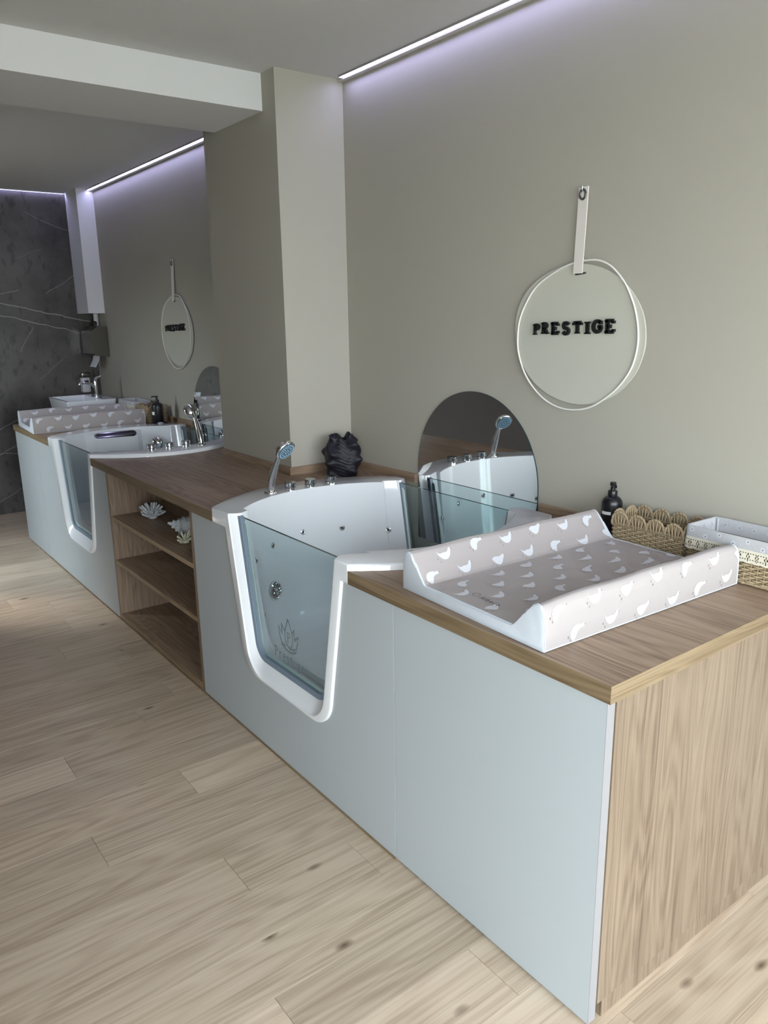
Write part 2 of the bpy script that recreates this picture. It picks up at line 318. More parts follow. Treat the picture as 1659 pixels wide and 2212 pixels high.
def ribbon(bm, pts, w, y0, y1, closed=False):
    """flat stroke of width w along 2-D pts in the xz plane, from y0 to y1"""
    pts = [Vector((p[0], p[1])) for p in pts]
    pts = [p for i, p in enumerate(pts) if i == 0 or (p-pts[i-1]).length > 1e-5]; n = len(pts); L, Rr = [], []
    for i in range(n):
        a = pts[i-1] if (i > 0 or closed) else pts[i]; b = pts[(i+1) % n] if (i < n-1 or closed) else pts[i]
        d = (b-a); d = d.normalized() if d.length > 1e-9 else Vector((1, 0)); nn = Vector((-d.y, d.x))
        k = 1.0
        if 0 < i < n-1:
            e = (pts[i]-pts[i-1]).normalized(); k = 1/max(0.5, abs(Vector((-e.y, e.x)).dot(nn)))
        L.append(pts[i]+nn*w/2*k); Rr.append(pts[i]-nn*w/2*k)
    rings = [[(L[i].x, y0, L[i].y), (L[i].x, y1, L[i].y), (Rr[i].x, y1, Rr[i].y), (Rr[i].x, y0, Rr[i].y)] for i in range(n)]
    loft(bm, rings, True, (True, True))
def arc(cx, cz, rx, rz, a0, a1, n=14):
    return [(cx+rx*math.cos(math.radians(a0+(a1-a0)*i/n)), cz+rz*math.sin(math.radians(a0+(a1-a0)*i/n))) for i in range(n+1)]
# stroke letters in a box of height 1
GL = {
 'P': (0.66, [[(0.17, 0), (0.17, 1)], [(0.17, 0.95), (0.34, 0.95)]+arc(0.34, 0.73, 0.22, 0.22, 90, -90)+[(0.17, 0.51)]], [(0.0, 0.36, 0), (0.0, 0.2, 1)]),
 'R': (0.74, [[(0.17, 0), (0.17, 1)], [(0.17, 0.95), (0.34, 0.95)]+arc(0.34, 0.74, 0.2, 0.21, 90, -90)+[(0.17, 0.53)], [(0.36, 0.53), (0.58, 0.02)]], [(0.0, 0.34, 0), (0.0, 0.2, 1), (0.46, 0.74, 0)]),
 'E': (0.66, [[(0.17, 0), (0.17, 1)], [(0.05, 0.94), (0.6, 0.94)], [(0.17, 0.5), (0.46, 0.5)], [(0.05, 0.06), (0.62, 0.06)], [(0.6, 0.94), (0.6, 0.72)], [(0.62, 0.06), (0.62, 0.28)]], [(0.0, 0.2, 0), (0.0, 0.2, 1)]),
 'S': (0.62, [arc(0.31, 0.73, 0.22, 0.22, 15, 270)+arc(0.31, 0.27, 0.24, 0.24, 90, -165)], []),
 'T': (0.7, [[(0.35, 0), (0.35, 1)], [(0.04, 0.93), (0.66, 0.93)], [(0.05, 0.93), (0.05, 0.72)], [(0.65, 0.93), (0.65, 0.72)]], [(0.16, 0.54, 0)]),
 'I': (0.42, [[(0.21, 0), (0.21, 1)]], [(0.0, 0.42, 0), (0.0, 0.42, 1)]),
 'G': (0.76, [arc(0.38, 0.5, 0.31, 0.44, 40, 330), [(0.65, 0.27), (0.65, 0.5)], [(0.42, 0.48), (0.72, 0.48)], [(0.63, 0.95), (0.63, 0.68)]], []),
 'A': (0.62, [[(0.04, 0), (0.31, 1), (0.58, 0)], [(0.14, 0.34), (0.48, 0.34)]], []),
 'l': (0.22, [[(0.1, 0), (0.1, 1)]], []),
 'b': (0.5, [[(0.08, 0), (0.08, 1)], arc(0.25, 0.27, 0.18, 0.27, 0, 360, 20)], []),
 'o': (0.52, [arc(0.25, 0.28, 0.2, 0.28, 0, 360, 20)], []),
 'r': (0.44, [[(0.12, 0), (0.12, 0.62)], [(0.12, 0.42)]+arc(0.28, 0.44, 0.16, 0.17, 150, 40, 6)], [(0.03, 0.24, 0), (0.03, 0.14, 0.62)]),
 'e': (0.52, [[(0.07, 0.34), (0.44, 0.34)]+arc(0.25, 0.31, 0.19, 0.31, 10, 320, 18)], []),
 's': (0.44, [arc(0.21, 0.46, 0.13, 0.14, 20, 265, 10)+arc(0.21, 0.16, 0.15, 0.15, 90, -165, 10)], []),
 't': (0.36, [[(0.15, 0.85), (0.15, 0.12)]+arc(0.25, 0.12, 0.10, 0.12, 180, 290, 5), [(0.02, 0.6), (0.30, 0.6)]], []),
 'i': (0.28, [[(0.14, 0), (0.14, 0.6)], [(0.14, 0.78), (0.14, 0.86)]], [(0.04, 0.25, 0), (0.04, 0.14, 0.6)]),
 'g': (0.52, [arc(0.24, 0.36, 0.17, 0.24, 0, 360, 18), [(0.42, 0.6), (0.42, -0.1)]+arc(0.24, -0.12, 0.18, 0.18, 0, -160, 8)], []),
}
def letter(bm, ch, x, z, h, stroke, y0, y1, wx=1.0, serif=True, italic=0.0, rot=0.0):
    wdt, lines, serifs = GL[ch]; c, s = math.cos(rot), math.sin(rot)
    def T(p):
        a = (p[0]+italic*p[1])*h*wx; b = p[1]*h
        return (x+a*c-b*s, z+a*s+b*c)
    for ln in lines: ribbon(bm, [T(p) for p in ln], stroke*h, y0, y1)
    if serif:
        for (a, b, zz) in serifs:
            e = stroke*0.22 if stroke > 0.15 else stroke*0.5
            zc = zz-e if zz > 0.5 else zz+e
            ribbon(bm, [T((a, zc)), T((b, zc))], max(stroke*0.45, 0.05)*h, y0, y1)
    return wdt*h*wx

# ================================================================== SETTING
H, T, YC, YP = 0.90, 0.042, -0.986, -0.977      # worktop top, thickness, front edge, front panels
ZC = 2.713; XL = -6.42
ZB = H - T
wall = box('wall_back', XL-0.1, X_R+0.1, 0.0, 0.12, 0, ZC+0.1, M['paint']); tag(wall, kind='structure')
bm = bmesh.new(); bx(bm, -2.98, X_R+0.1, Y_F-0.1, 0.12, ZC, ZC+0.1); bx(bm, XL-0.1, -2.98, Y_D-0.12, 0.12, ZC, ZC+0.1)
ceil = obj('ceiling', bm, M['white']); tag(ceil, kind='structure')
pil = box('wall_pillar', -3.117, -2.365, -0.361, 0.0, 0.0, ZC, M['paint']); tag(pil, kind='structure')
beam = box('ceiling_beam', -2.987, -2.4825, Y_F, -0.361, 2.559, ZC, M['beam']); tag(beam, kind='structure')
bxg = box('wall_boxing', XL, -6.10, -0.14, 0.0, 1.712, ZC, M['beam']); tag(bxg, kind='structure')
# floor of single planks on a dark bed
bed = box('floor', XL-0.1, X_R+0.1, Y_F-0.1, 0.1, -0.06, -0.0025, M['joint']); tag(bed, kind='structure')
PW, PL = 0.185, 1.22
bm = bmesh.new(); bx(bm, -PW/2+0.0004, PW/2-0.0004, -PL/2+0.0005, PL/2-0.0005, -0.0025, 0.0, 0.0005, 1)
plank_o = obj('plank', bm, M['plank']); plank_me = plank_o.data; first = True
ends = {-1: -1.40, -2: -0.93, -3: -1.70, -4: -1.32, 0: -1.05}
i0 = math.floor((XL+0.916)/PW)-1; i1 = math.ceil((X_R+0.916)/PW)+1
rg = random.Random(3)
for i in range(i0, i1):
    xc = -0.916 - PW/2 + (i+1)*PW
    if xc+PW/2 < XL or xc-PW/2 > X_R: continue
    e0 = ends.get(i, -1.4 + rg.uniform(-0.6, 0.6)); k = math.ceil((0.0-e0)/PL)
    y = e0 + k*PL
    while y > Y_F-0.1:
        yc = y-PL/2
        o = plank_o if first else plank_o.copy()
        if not first: COL.objects.link(o)
        first = False; o.parent = bed; o.location = (xc, yc, 0)
        y -= PL
# far wall of large marble slabs
wl = box('wall_left', XL-0.12, XL-0.012, Y_F-0.1, 0.0, 0, ZC, M['joint']); tag(wl, kind='structure')
yy = 0.0
for k in range(5):
    box('marble_slab', XL-0.012, XL, max(Y_F, yy-1.2)+0.001, yy-0.001, 0.001, ZC-0.001, M['marble'], wl); yy -= 1.2
# glazed right wall and front wall with the openings the daylight comes through
def wall_with_hole(name, axis, pos, thick, a0, a1, z0, z1, holes, mat):
    bm = bmesh.new()
    def add(p0, p1, q0, q1):
        if p1-p0 < 1e-4 or q1-q0 < 1e-4: return
        if axis == 'x': bx(bm, pos, pos+thick, p0, p1, q0, q1)
        else: bx(bm, p0, p1, pos, pos+thick, q0, q1)
    p = a0
    for h in holes:
        add(p, h[0], z0, z1); add(h[0], h[1], z0, h[2]); add(h[0], h[1], h[3], z1); p = h[1]
    add(p, a1, z0, z1)
    return tag(obj(name, bm, mat), kind='structure')
wall_with_hole('wall_right', 'x', X_R, 0.12, Y_F-0.1, 0.0, 0, ZC, [WIN1], M['paint'])
wall_with_hole('wall_front', 'y', Y_F-0.12, 0.12, -2.98, X_R, 0, ZC, [WIN3], M['lacquer_dark'])
wall_with_hole('wall_bay', 'y', Y_D-0.12, 0.12, XL-0.1, -2.98, 0, ZC, [WIN2], M['lacquer_dark'])
tag(box('wall_partition', -2.979, -2.4825, Y_F, Y_D, 0.0, 2.5585, M['lacquer_dark']), kind='structure')
def window(name, axis, pos, h, n):
    bm = bmesh.new(); fw = 0.05
    def add(p0, p1, q0, q1):
        if axis == 'x': bx(bm, pos+0.03, pos+0.08, p0, p1, q0, q1)
        else: bx(bm, p0, p1, pos-0.08, pos-0.03, q0, q1)
    add(h[0], h[1], h[2], h[2]+fw); add(h[0], h[1], h[3]-fw, h[3])
    st = (h[1]-h[0]-fw)/n
    for k in range(n+1): add(h[0]+k*st, h[0]+k*st+fw, h[2]+fw, h[3]-fw)
    w = tag(obj(name, bm, M['pane_frame']), kind='structure')
    for k in range(n):
        p0, p1 = h[0]+k*st+fw, h[0]+(k+1)*st
        if axis == 'x': box('pane', pos+0.052, pos+0.056, p0, p1, h[2]+fw, h[3]-fw, M['pane'], w)
        else: box('pane', p0, p1, pos-0.056, pos-0.052, h[2]+fw, h[3]-fw, M['pane'], w)
window('window_1', 'x', X_R, WIN1, 3)
window('window_2', 'y', Y_D, WIN2, 1)
window('window_3', 'y', Y_F, WIN3, 2)

# what lies outside: paving and an added, unseen wall that cuts off horizon light
tag(box('ground', -14, 16, -14, 10, -0.30, -0.20, M['paving']), kind='structure')
tag(box('wall_light_blocker', -14, 4.5, -6.4, -6.2, -0.2, 1.6, M['blocker']), kind='structure')

# light slots in the ceiling along the walls
def led_x(x0, x1, label):
    t = empty('led_strip_light', ((x0+x1)/2, -0.043, ZC), 0, label, 'light')
    xm, = (t.location.x,)
    a, b = x0-xm, x1-xm
    bm = bmesh.new(); bx(bm, a, b, 0.0105, 0.0125, -0.008, 0); bx(bm, a, b, -0.0125, -0.0105, -0.008, 0); bx(bm, a-0.002, a, -0.0125, 0.0125, -0.008, 0)
    obj('channel', bm, M['alu'], t)
    bm = bmesh.new(); bx(bm, a, b, -0.0105, 0.0105, -0.004, -0.001); obj('diffuser', bm, M['led'], t)
led_x(-2.315, X_R-0.01, 'long white ceiling light strip above the near sign')
led_x(-6.09, -3.02, 'white ceiling light strip beyond the beam, above the far sign')
tag(box('trim_1', -2.365, X_R, -0.030, 0.0, ZC-0.012, ZC, M['lip'], bev=0.002), kind='structure')
tag(box('trim_2', -6.10, -3.117, -0.030, 0.0, ZC-0.012, ZC, M['lip'], bev=0.002), kind='structure')
t = empty('led_strip_light', (XL+0.014, -1.18, ZC), 0, 'white ceiling light strip along the top of the dark marble wall', 'light')
bm = bmesh.new(); bx(bm, 0.007, 0.009, -1.03, 1.03, -0.007, 0); bx(bm, -0.009, -0.007, -1.03, 1.03, -0.007, 0); obj('channel', bm, M['alu'], t)
bm = bmesh.new(); bx(bm, -0.007, 0.007, -1.03, 1.03, -0.005, -0.001); obj('diffuser', bm, M['led'], t)

# ================================================================== TUB GEOMETRY (local: u along the counter, w from front to back)
TUBS = [(-1.4525, 0.4815), (-3.985, 0.448)]
YT = -0.518; HW = 0.468; ZR = 0.921
def out_u(w, he): return 0.676-(0.676-he)*(w/HW)**2
def in_u(w): return 0.520-0.150*min(1.2, abs(w)/0.385)**2.2
def U_path(d_side, d_bot, ztop, n=9, ht=0.41, hb=0.303, zb=0.285, r=0.13, uo=0.0375):
    """open U outline (list of (u, z)) of the door opening, from top left down and up to top right"""
    sl = (ht-hb)/(0.87-zb)                      # lean of the sides
    hbb = hb-d_side+sl*d_bot; zz = zb+d_bot
    A = Vector((-(hbb+sl*(ztop-zz)), ztop)); B = Vector((-hbb, zz)); Cc = Vector((hbb, zz))
    rr = max(0.03, r-min(d_side, d_bot)*0.8)
    e1 = (A-B).normalized(); e2 = Vector((1, 0)); ang = e1.angle(e2); tl = rr/math.tan(ang/2)
    c = B+(e1+e2).normalized()*(rr/math.sin(ang/2)); p1 = B+e1*tl; p2 = B+e2*tl
    a1 = math.atan2(p1.y-c.y, p1.x-c.x); a2 = math.atan2(p2.y-c.y, p2.x-c.x)
    if a1 < 0: a1 += 2*PI
    if a2 < 0: a2 += 2*PI
    left = [A]+[Vector((c.x+rr*math.cos(a1+(a2-a1)*k/n), c.y+rr*math.sin(a1+(a2-a1)*k/n))) for k in range(n+1)]
    pts = [(p.x+uo, p.y) for p in left]+[(-p.x+uo, p.y) for p in reversed(left)]
    return pts

# ------------------------------------------------------------------ worktops
def cut_side(tub, side, n=28):
    """tub outline on one side in world (x, y), from front to back"""
    xc, he = tub; out = []
    for k in range(n+1):
        w = -HW+2*HW*k/n
        out.append((xc+side*(out_u(w, he)+0.0015), YT+w))
    return out
g = 0.0015
top_r = empty('worktop', (0, 0, 0), 0, 'oak worktop at the near end, under the near changing mat and baskets', 'worktop')
pts = [(0, YC+0.001), (0, 0)]+[(TUBS[0][0]+TUBS[0][1]+g, 0)]+cut_side(TUBS[0], 1)[::-1]
pts[-1] = (pts[-1][0], YC+0.001)
bm = bmesh.new(); prism(bm, pts, ZB, H); obj('board', bm, M['wood_x'], top_r)
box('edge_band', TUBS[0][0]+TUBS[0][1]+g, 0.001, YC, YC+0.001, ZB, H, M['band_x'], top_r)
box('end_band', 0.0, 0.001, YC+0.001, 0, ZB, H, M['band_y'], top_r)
box('upstand', -1.07, 0.0, -0.018, 0.0, H, H+0.039, M['wood_x'], top_r)
top_m = empty('worktop', (-2.7, 0, 0), 0, 'oak worktop between the two bathtubs, above the open shelves', 'worktop')
def loc(o, p): o.matrix_parent_inverse = Matrix.Translation(-Vector(p.location))
L1 = cut_side(TUBS[0], -1); R2 = cut_side(TUBS[1], 1)
pts = [(L1[0][0], YC+0.001)]+L1[1:]+[(L1[-1][0], 0), (-2.365, 0), (-2.365, -0.361), (-3.117, -0.361), (-3.117, 0), (R2[-1][0], 0)]+R2[::-1]
pts[-1] = (pts[-1][0], YC+0.001)
bm = bmesh.new(); prism(bm, pts, ZB, H); loc(obj('board', bm, M['wood_x'], top_m), top_m)
loc(box('edge_band', R2[0][0], L1[0][0], YC, YC+0.001, ZB, H, M['band_x'], top_m), top_m)
loc(box('upstand', -2.347, -1.83, -0.018, 0.0, H, H+0.039, M['wood_x'], top_m), top_m)
loc(box('upstand', -2.365, -2.347, -0.379, 0.0, H, H+0.039, M['wood_y'], top_m), top_m)
loc(box('upstand', -3.117, -2.365, -0.379, -0.361, H, H+0.039, M['wood_x'], top_m), top_m)
top_l = empty('worktop', (-4.9, 0, 0), 0, 'oak worktop at the far end, under the far changing mat', 'worktop')
L2 = cut_side(TUBS[1], -1)
pts = [(-5.436, YC+0.001), (L2[0][0], YC+0.001)]+L2[1:]+[(L2[-1][0], 0), (-5.436, 0)]
bm = bmesh.new(); prism(bm, pts, ZB, H); loc(obj('board', bm, M['wood_x'], top_l), top_l)
loc(box('edge_band', -5.436, L2[0][0], YC, YC+0.001, ZB, H, M['band_x'], top_l), top_l)
loc(box('upstand', -5.436, -4.345, -0.018, 0.0, H, H+0.039, M['wood_x'], top_l), top_l)

# ------------------------------------------------------------------ cabinets below
cab = empty('base_cabinet', (-0.38, -0.49, 0), 0, 'grey-fronted base cabinet with a vertical-grain oak end panel, nearest cabinet of the row', 'cabinet')
def part(o, p): o.matrix_parent_inverse = Matrix.Translation(-Vector(p.location)); return o
part(box('door', -0.7505, -0.0128, YP, YP+0.026, 0.010, ZB-0.001, M['front'], cab), cab)
part(box('edge_strip', -0.0128, -0.0116, YP, YP+0.026, 0.010, ZB-0.001, M['front_edge'], cab), cab)
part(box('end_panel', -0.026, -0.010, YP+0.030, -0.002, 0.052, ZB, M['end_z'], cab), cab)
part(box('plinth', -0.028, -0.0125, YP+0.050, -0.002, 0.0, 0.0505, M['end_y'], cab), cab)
part(box('carcass', -0.7542, -0.029, YP+0.0275, -0.002, 0.053, ZB-0.001, M['chrome_dark'], cab), cab)  # near-black box added so the seam beside the door looks shaded
def notch_panel(name, x0, x1, tub, parent):
    up = [(tub[0]+u, z) for u, z in U_path(-0.0015, -0.0015, ZB-0.001)]
    pts = [(x0, 0.010), (x1, 0.010), (x1, ZB-0.001)]+up[::-1]+[(x0, ZB-0.001)]
    bm = bmesh.new(); prism(bm, pts, YP, YP+0.018, 'xz'); return part(obj(name, bm, M['front'], parent), parent)
s1 = empty('tub_surround', (-1.45, YP, 0), 0, 'grey front panel cut out around the door of the near bathtub', 'panel')
notch_panel('front_panel', -2.1635, -0.7545, TUBS[0], s1); part(box('plinth', -2.1635, -0.7545, YP-0.002, YP+0.016, 0.0, 0.0095, M['band_x'], s1), s1)
s2 = empty('tub_surround', (-4.0, YP, 0), 0, 'grey front panel cut out around the door of the far bathtub', 'panel')
notch_panel('front_panel', -4.80, -3.3115, TUBS[1], s2); part(box('plinth', -4.80, -3.3115, YP-0.002, YP+0.016, 0.0, 0.0095, M['band_x'], s2), s2)
c2 = empty('base_cabinet', (-5.1, -0.49, 0), 0, 'grey-fronted base cabinet at the far end, before the marble wall', 'cabinet')
part(box('door', -5.431, -4.8025, YP, YP+0.018, 0.010, ZB-0.001, M['front'], c2), c2)
part(box('end_panel', -5.431, -5.413, YP+0.020, -0.002, 0.010, ZB-0.001, M['front'], c2), c2)
part(box('plinth', -5.43, -4.8025, YP+0.002, YP+0.018, 0.0, 0.0095, M['band_x'], c2), c2)
sh = empty('open_shelf_unit', (-2.74, -0.83, 0), 0, 'open oak shelf unit with three boards between the two tub fronts', 'shelf unit')
part(box('side_panel', -3.310, -3.286, YP-0.0005, -0.60, 0.011, ZB, M['wood_z_shaded'], sh), sh)
part(box('side_panel', -2.190, -2.165, YP-0.0005, -0.60, 0.011, ZB, M['wood_z_shaded'], sh), sh)
part(box('back_panel', -3.286, -2.190, -0.690, -0.672, 0.011, ZB, M['wood_z_shaded'], sh), sh)
for z0, z1 in ((0.589, 0.611), (0.336, 0.360), (0.012, 0.040)):
    part(box('shelf', -3.2855, -2.1905, YP+0.002, -0.690, z0, z1, M['wood_x'], sh), sh)
    part(box('shelf_edge', -3.2855, -2.1905, YP+0.001, YP+0.002, z0, z1, M['shelf_x'], sh), sh)
part(box('plinth', -3.3105, -2.1645, YP-0.003, YP+0.014, 0.0, 0.0105, M['band_x'], sh), sh)

# ================================================================== BATHTUBS
def bool_apply(base, items):
    """base mesh object, items: list of (object, op); returns the evaluated mesh and removes the helpers"""
    for o, op in items:
        md = base.modifiers.new('b', 'BOOLEAN'); md.operation = op; md.solver = 'EXACT'; md.object = o
    dg = bpy.context.evaluated_depsgraph_get(); dg.update()
    me = bpy.data.meshes.new_from_object(base.evaluated_get(dg))
    for o in [base]+[i[0] for i in items]:
        m_ = o.data; bpy.data.objects.remove(o); bpy.data.meshes.remove(m_)
    return me
def inner_ring(s, sw, n=26):
    side = [(in_u(w), w) for w in [(-0.385+0.77*k/n) for k in range(n+1)]]
    def soft(p):                                # round the four inner corners a little
        return p
    pts = side+[(-u, -w) for u, w in side]
    return [(u*s, w*sw) for u, w in pts]
LEVELS = [(0.96, 1.0, 1.0), (0.90, 0.995, 1.0), (0.80, 0.975, 0.99), (0.60, 0.93, 0.975), (0.45, 0.89, 0.955), (0.38, 0.85, 0.93), (0.345, 0.79, 0.88), (0.330, 0.70, 0.80)]
def scale_at(z):
    for a, b in zip(LEVELS, LEVELS[1:]):
        if a[0] >= z >= b[0]:
            t = (a[0]-z)/(a[0]-b[0]); return a[1]+(b[1]-a[1])*t, a[2]+(b[2]-a[2])*t
    return LEVELS[-1][1:]
def wall_pt(side, w, z):
    s, sw = scale_at(z); return Vector((side*in_u(w/sw)*s, w, z))
def wall_nrm(side, w, z):
    p = wall_pt(side, w, z); a = wall_pt(side, w+0.01, z)-p; b = wall_pt(side, w, z+0.02)-p
    n = a.cross(b).normalized(); return n if n.x*side < 0 else -n
def tub_shell(he):
    tmp = []
    def mk(bm):
        bmesh.ops.recalc_face_normals(bm, faces=bm.faces); me = bpy.data.meshes.new('t'); bm.to_mesh(me); bm.free(); o = bpy.data.objects.new('t', me); COL.objects.link(o); return o
    n = 30; side = [(out_u(w, he), w) for w in [(-HW+2*HW*k/n) for k in range(n+1)]]
    plan = side+[(-u, -w) for u, w in side]
    bm = bmesh.new(); loft(bm, [[(u, w, ZB+0.001) for u, w in plan], [(u, w, ZR-0.006) for u, w in plan], [(u*0.9955, w*0.9955, ZR-0.0015) for u, w in plan], [(u*0.989, w*0.991, ZR) for u, w in plan]])
    rim = mk(bm)
    bm = bmesh.new(); lo = []
    for z, s, sw in ((ZB+0.01, 1, 1), (0.45, 0.91, 1.0), (0.262, 0.80, 0.99)):
        k = 20; sd = [((in_u(w)+0.03)*s, w*sw*1.10) for w in [(-0.385+0.77*i/k) for i in range(k+1)]]
        lo.append([(u, w, z) for u, w in sd+[(-u, -w) for u, w in sd]])
    loft(bm, lo); body = mk(bm)
    def plate(sg):
        bm = bmesh.new(); rings = []
        for y, dd in ((0.0, 0.006), (0.0015, 0.0022), (0.005, 0.0), (0.05, 0.0)):
            rings.append([(sg*u, sg*(-HW+y), z) for u, z in U_path(dd, dd, ZR-0.03)])
        loft(bm, rings); return mk(bm)
    def cutter(sg):
        bm = bmesh.new(); rings = []
        for y, ds, db in ((-0.004, 0.043, 0.009), (0.004, 0.046, 0.015), (0.010, 0.052, 0.026), (0.030, 0.066, 0.066), (0.036, 0.069, 0.071), (0.052, 0.069, 0.071), (0.090, 0.045, 0.052), (0.125, 0.030, 0.04)):
            rings.append([(sg*u, sg*(-HW+y), z) for u, z in U_path(ds, db, 0.99)])
        loft(bm, rings); return mk(bm)
    bm = bmesh.new(); loft(bm, [[(u, w, z) for u, w in inner_ring(s, sw)] for z, s, sw in LEVELS]); basin = mk(bm)
    me = bool_apply(rim, [(body, 'UNION'), (plate(1), 'UNION'), (plate(-1), 'UNION'), (basin, 'DIFFERENCE'), (cutter(1), 'DIFFERENCE'), (cutter(-1), 'DIFFERENCE')])
    me.shade_smooth(); me.set_sharp_from_angle(angle=math.radians(38)); me.materials.clear()
    return me
def frame_from(n):
    z = n.normalized(); x = Vector((0, 1, 0)).cross(z) if abs(z.y) < 0.9 else Vector((1, 0, 0)).cross(z); x.normalize(); y = z.cross(x)
    return Matrix(((x.x, y.x, z.x, 0), (x.y, y.y, z.y, 0), (x.z, y.z, z.z, 0), (0, 0, 0, 1)))
def make_tub(tub, rz, label, logo):
    xc, he = tub
    t = empty('bathtub', (xc, YT, 0), rz, label, 'bathtub')
    shell = link('shell', tub_shell(he), M['acrylic'], t)
    for sg in (1, -1):
        # rubber seal along the U, then the pane, then pale sealant behind it
        a = U_path(0.066, 0.069, 0.912); b = U_path(0.083, 0.088, 0.906)
        bm = bmesh.new(); Y0, Y1 = -HW+0.030, -HW+0.052
        rings = []
        for (p, q) in zip(a, b):
            rings.append([(sg*p[0], sg*Y0, p[1]), (sg*q[0], sg*(Y0+0.003), q[1]), (sg*q[0], sg*Y1, q[1]), (sg*p[0], sg*Y1, p[1])])
        loft(bm, rings); obj('seal', bm, M['seal'], shell if False else t, 40)
        c = U_path(0.0815, 0.0865, 0.908)
        bm = bmesh.new(); ya, yb = sg*(-HW+0.037), sg*(-HW+0.0465)
        prism(bm, [(sg*u, z) for u, z in c], min(ya, yb), max(ya, yb), 'xz')
        for f in bm.faces: f.material_index = 1 if abs(f.normal.y) < 0.5 and len(f.verts) == 4 else 0
        bm.normal_update()
        for f in bm.faces: f.material_index = 0 if abs(f.normal.y) > 0.5 else 1
        gl = obj('glass_door', bm, [M['glass'], M['glass_edge']], t)
        d0, d1 = U_path(0.0825, 0.0875, 0.89), U_path(0.096, 0.100, 0.88)
        bm = bmesh.new(); ym = sg*(-HW+0.047); rings = []
        for p, q in zip(d0, d1): rings.append([(sg*p[0], ym, p[1]), (sg*q[0], ym, q[1]), (sg*q[0], ym+sg*0.004, q[1]), (sg*p[0], ym+sg*0.004, p[1])])
        loft(bm, rings); obj('sealant', bm, M['silicone'], t)
        if logo and sg == 1:
            bm = bmesh.new(); y0, y1 = -HW+0.0362, -HW+0.0368
            o_ = -xc
            def S(p): return [(x+o_, z) for x, z in p]
            leaf = [(-1.446, .476), (-1.473, .482), (-1.485, .507), (-1.493, .543), (-1.468, .517), (-1.468, .560), (-1.449, .536)]
            drop = [(-1.421, .590), (-1.431, .567), (-1.439, .552), (-1.446, .535), (-1.448, .518), (-1.446, .501), (-1.438, .486), (-1.415, .477), (-1.402, .488), (-1.394, .503), (-1.392, .520), (-1.396, .543), (-1.407, .566), (-1.421, .590)]
            rgt = [(-1.393, .542), (-1.376, .562), (-1.381, .537), (-1.380, .521), (-1.349, .540), (-1.358, .513), (-1.369, .487), (-1.393, .478), (-1.418, .474)]
            ribbon(bm, S(leaf), .0066, y0, y1); ribbon(bm, S(drop), .0062, y0, y1); ribbon(bm, S(rgt), .0072, y0, y1)
            ribbon(bm, S([(-1.475, .478), (-1.458, .469), (-1.440, .4635), (-1.42, .4605), (-1.398, .463), (-1.369, .475)]), .0082, y0, y1)
            letter(bm, 'P', -1.433+o_, .496, .041, .10, y0, y1, 0.9)
            x = -1.535+o_
            for ch in 'Prestige':
                h = 0.040 if ch == 'P' else 0.040
                x += letter(bm, ch, x, .412, h, 0.105, y0, y1, 1.06)+0.0085
            obj('etched_logo', bm, M['etch'], gl)
    # jets on the control side wall
    for (w, z) in ((-0.215, 0.715), (-0.04, 0.733), (0.155, 0.722), (0.345, 0.70), (-0.335, 0.69), (-0.325, 0.455)):
        p = wall_pt(-1, w, z); m = Matrix.Translation(p) @ frame_from(wall_nrm(-1, w, z))
        bm = bmesh.new(); lathe(bm, [(0.0135, -0.004), (0.0135, 0.001), (0.0125, 0.004), (0.008, 0.0065), (0.0058, 0.0045), (0.004, 0.004)], 20, m); j = obj('jet', bm, M['chrome'], t, 40)
        bm = bmesh.new(); lathe(bm, [(0.0056, 0.0042), (0.0045, 0.0056), (0.0015, 0.0058)], 12, m); obj('jet_nozzle', bm, M['chrome_dark'], j)
    # suction cover with curved vanes
    w, z = -0.235, 0.525; m = Matrix.Translation(wall_pt(-1, w, z)) @ frame_from(wall_nrm(-1, w, z))
    bm = bmesh.new(); lathe(bm, [(0.044, -0.006), (0.044, 0.003), (0.040, 0.010), (0.032, 0.013), (0.030, 0.009), (0.0, 0.009)], 36, m); cv = obj('suction_cover', bm, M['chrome'], t, 35)
    bm = bmesh.new(); lathe(bm, [(0.0295, 0.0091), (0.0295, 0.0096), (0.009, 0.0096), (0.009, 0.0091)], 32, m); obj('vane_shadow', bm, M['chrome_dark'], cv)
    bm = bmesh.new()
    for k in range(12):
        a = 2*PI*k/12; pp = []
        for q in range(5):
            r = 0.0085+0.0215*q/4; aa = a+0.5*q/4; pp.append(m @ Vector((r*math.cos(aa), r*math.sin(aa), 0.0115)))
        tube(bm, pp, 0.0028, 6)
    lathe(bm, [(0.0095, 0.0095), (0.0095, 0.013), (0.007, 0.0145), (0.004, 0.013), (0.0, 0.013)], 16, m)
    obj('vanes', bm, M['chrome'], cv, 50)
    # back rest with its overflow handle, dome cover, on the other wall
    bm = bmesh.new(); rings = []
    for z, dd in ((0.336, 0.0), (0.50, 0.03), (0.80, 0.052), (0.872, 0.052), (0.902, 0.02)):
        s, _ = scale_at(z); ring = []
        for w, k in ((-0.17, -0.015), (-0.125, 1), (0.17, 1), (0.225, -0.015)):
            ring.append((in_u(w)*s-max(dd*k, -0.02), w, z))
        ring += [(in_u(0.225)*s+0.02, 0.225, z), (in_u(0)*s+0.02, 0.03, z), (in_u(-0.17)*s+0.02, -0.17, z)]
        rings.append(ring)
    loft(bm, rings); obj('backrest', bm, M['acrylic'], t, 20)
    bm = bmesh.new(); s_, _ = scale_at(0.887); uc, zc = (in_u(-0.125)+in_u(0.17))/2*s_-0.036, 0.887
    def slot(s, d):
        out = []
        for a in [2*PI*(k+0.5)/20 for k in range(20)]:
            q = 0.024*s*math.sin(a); out.append((uc+0.73*q-0.68*d, 0.022+(0.118 if math.cos(a) > 0 else -0.118)+0.028*s*math.cos(a), zc+0.68*q+0.73*d))
        return out
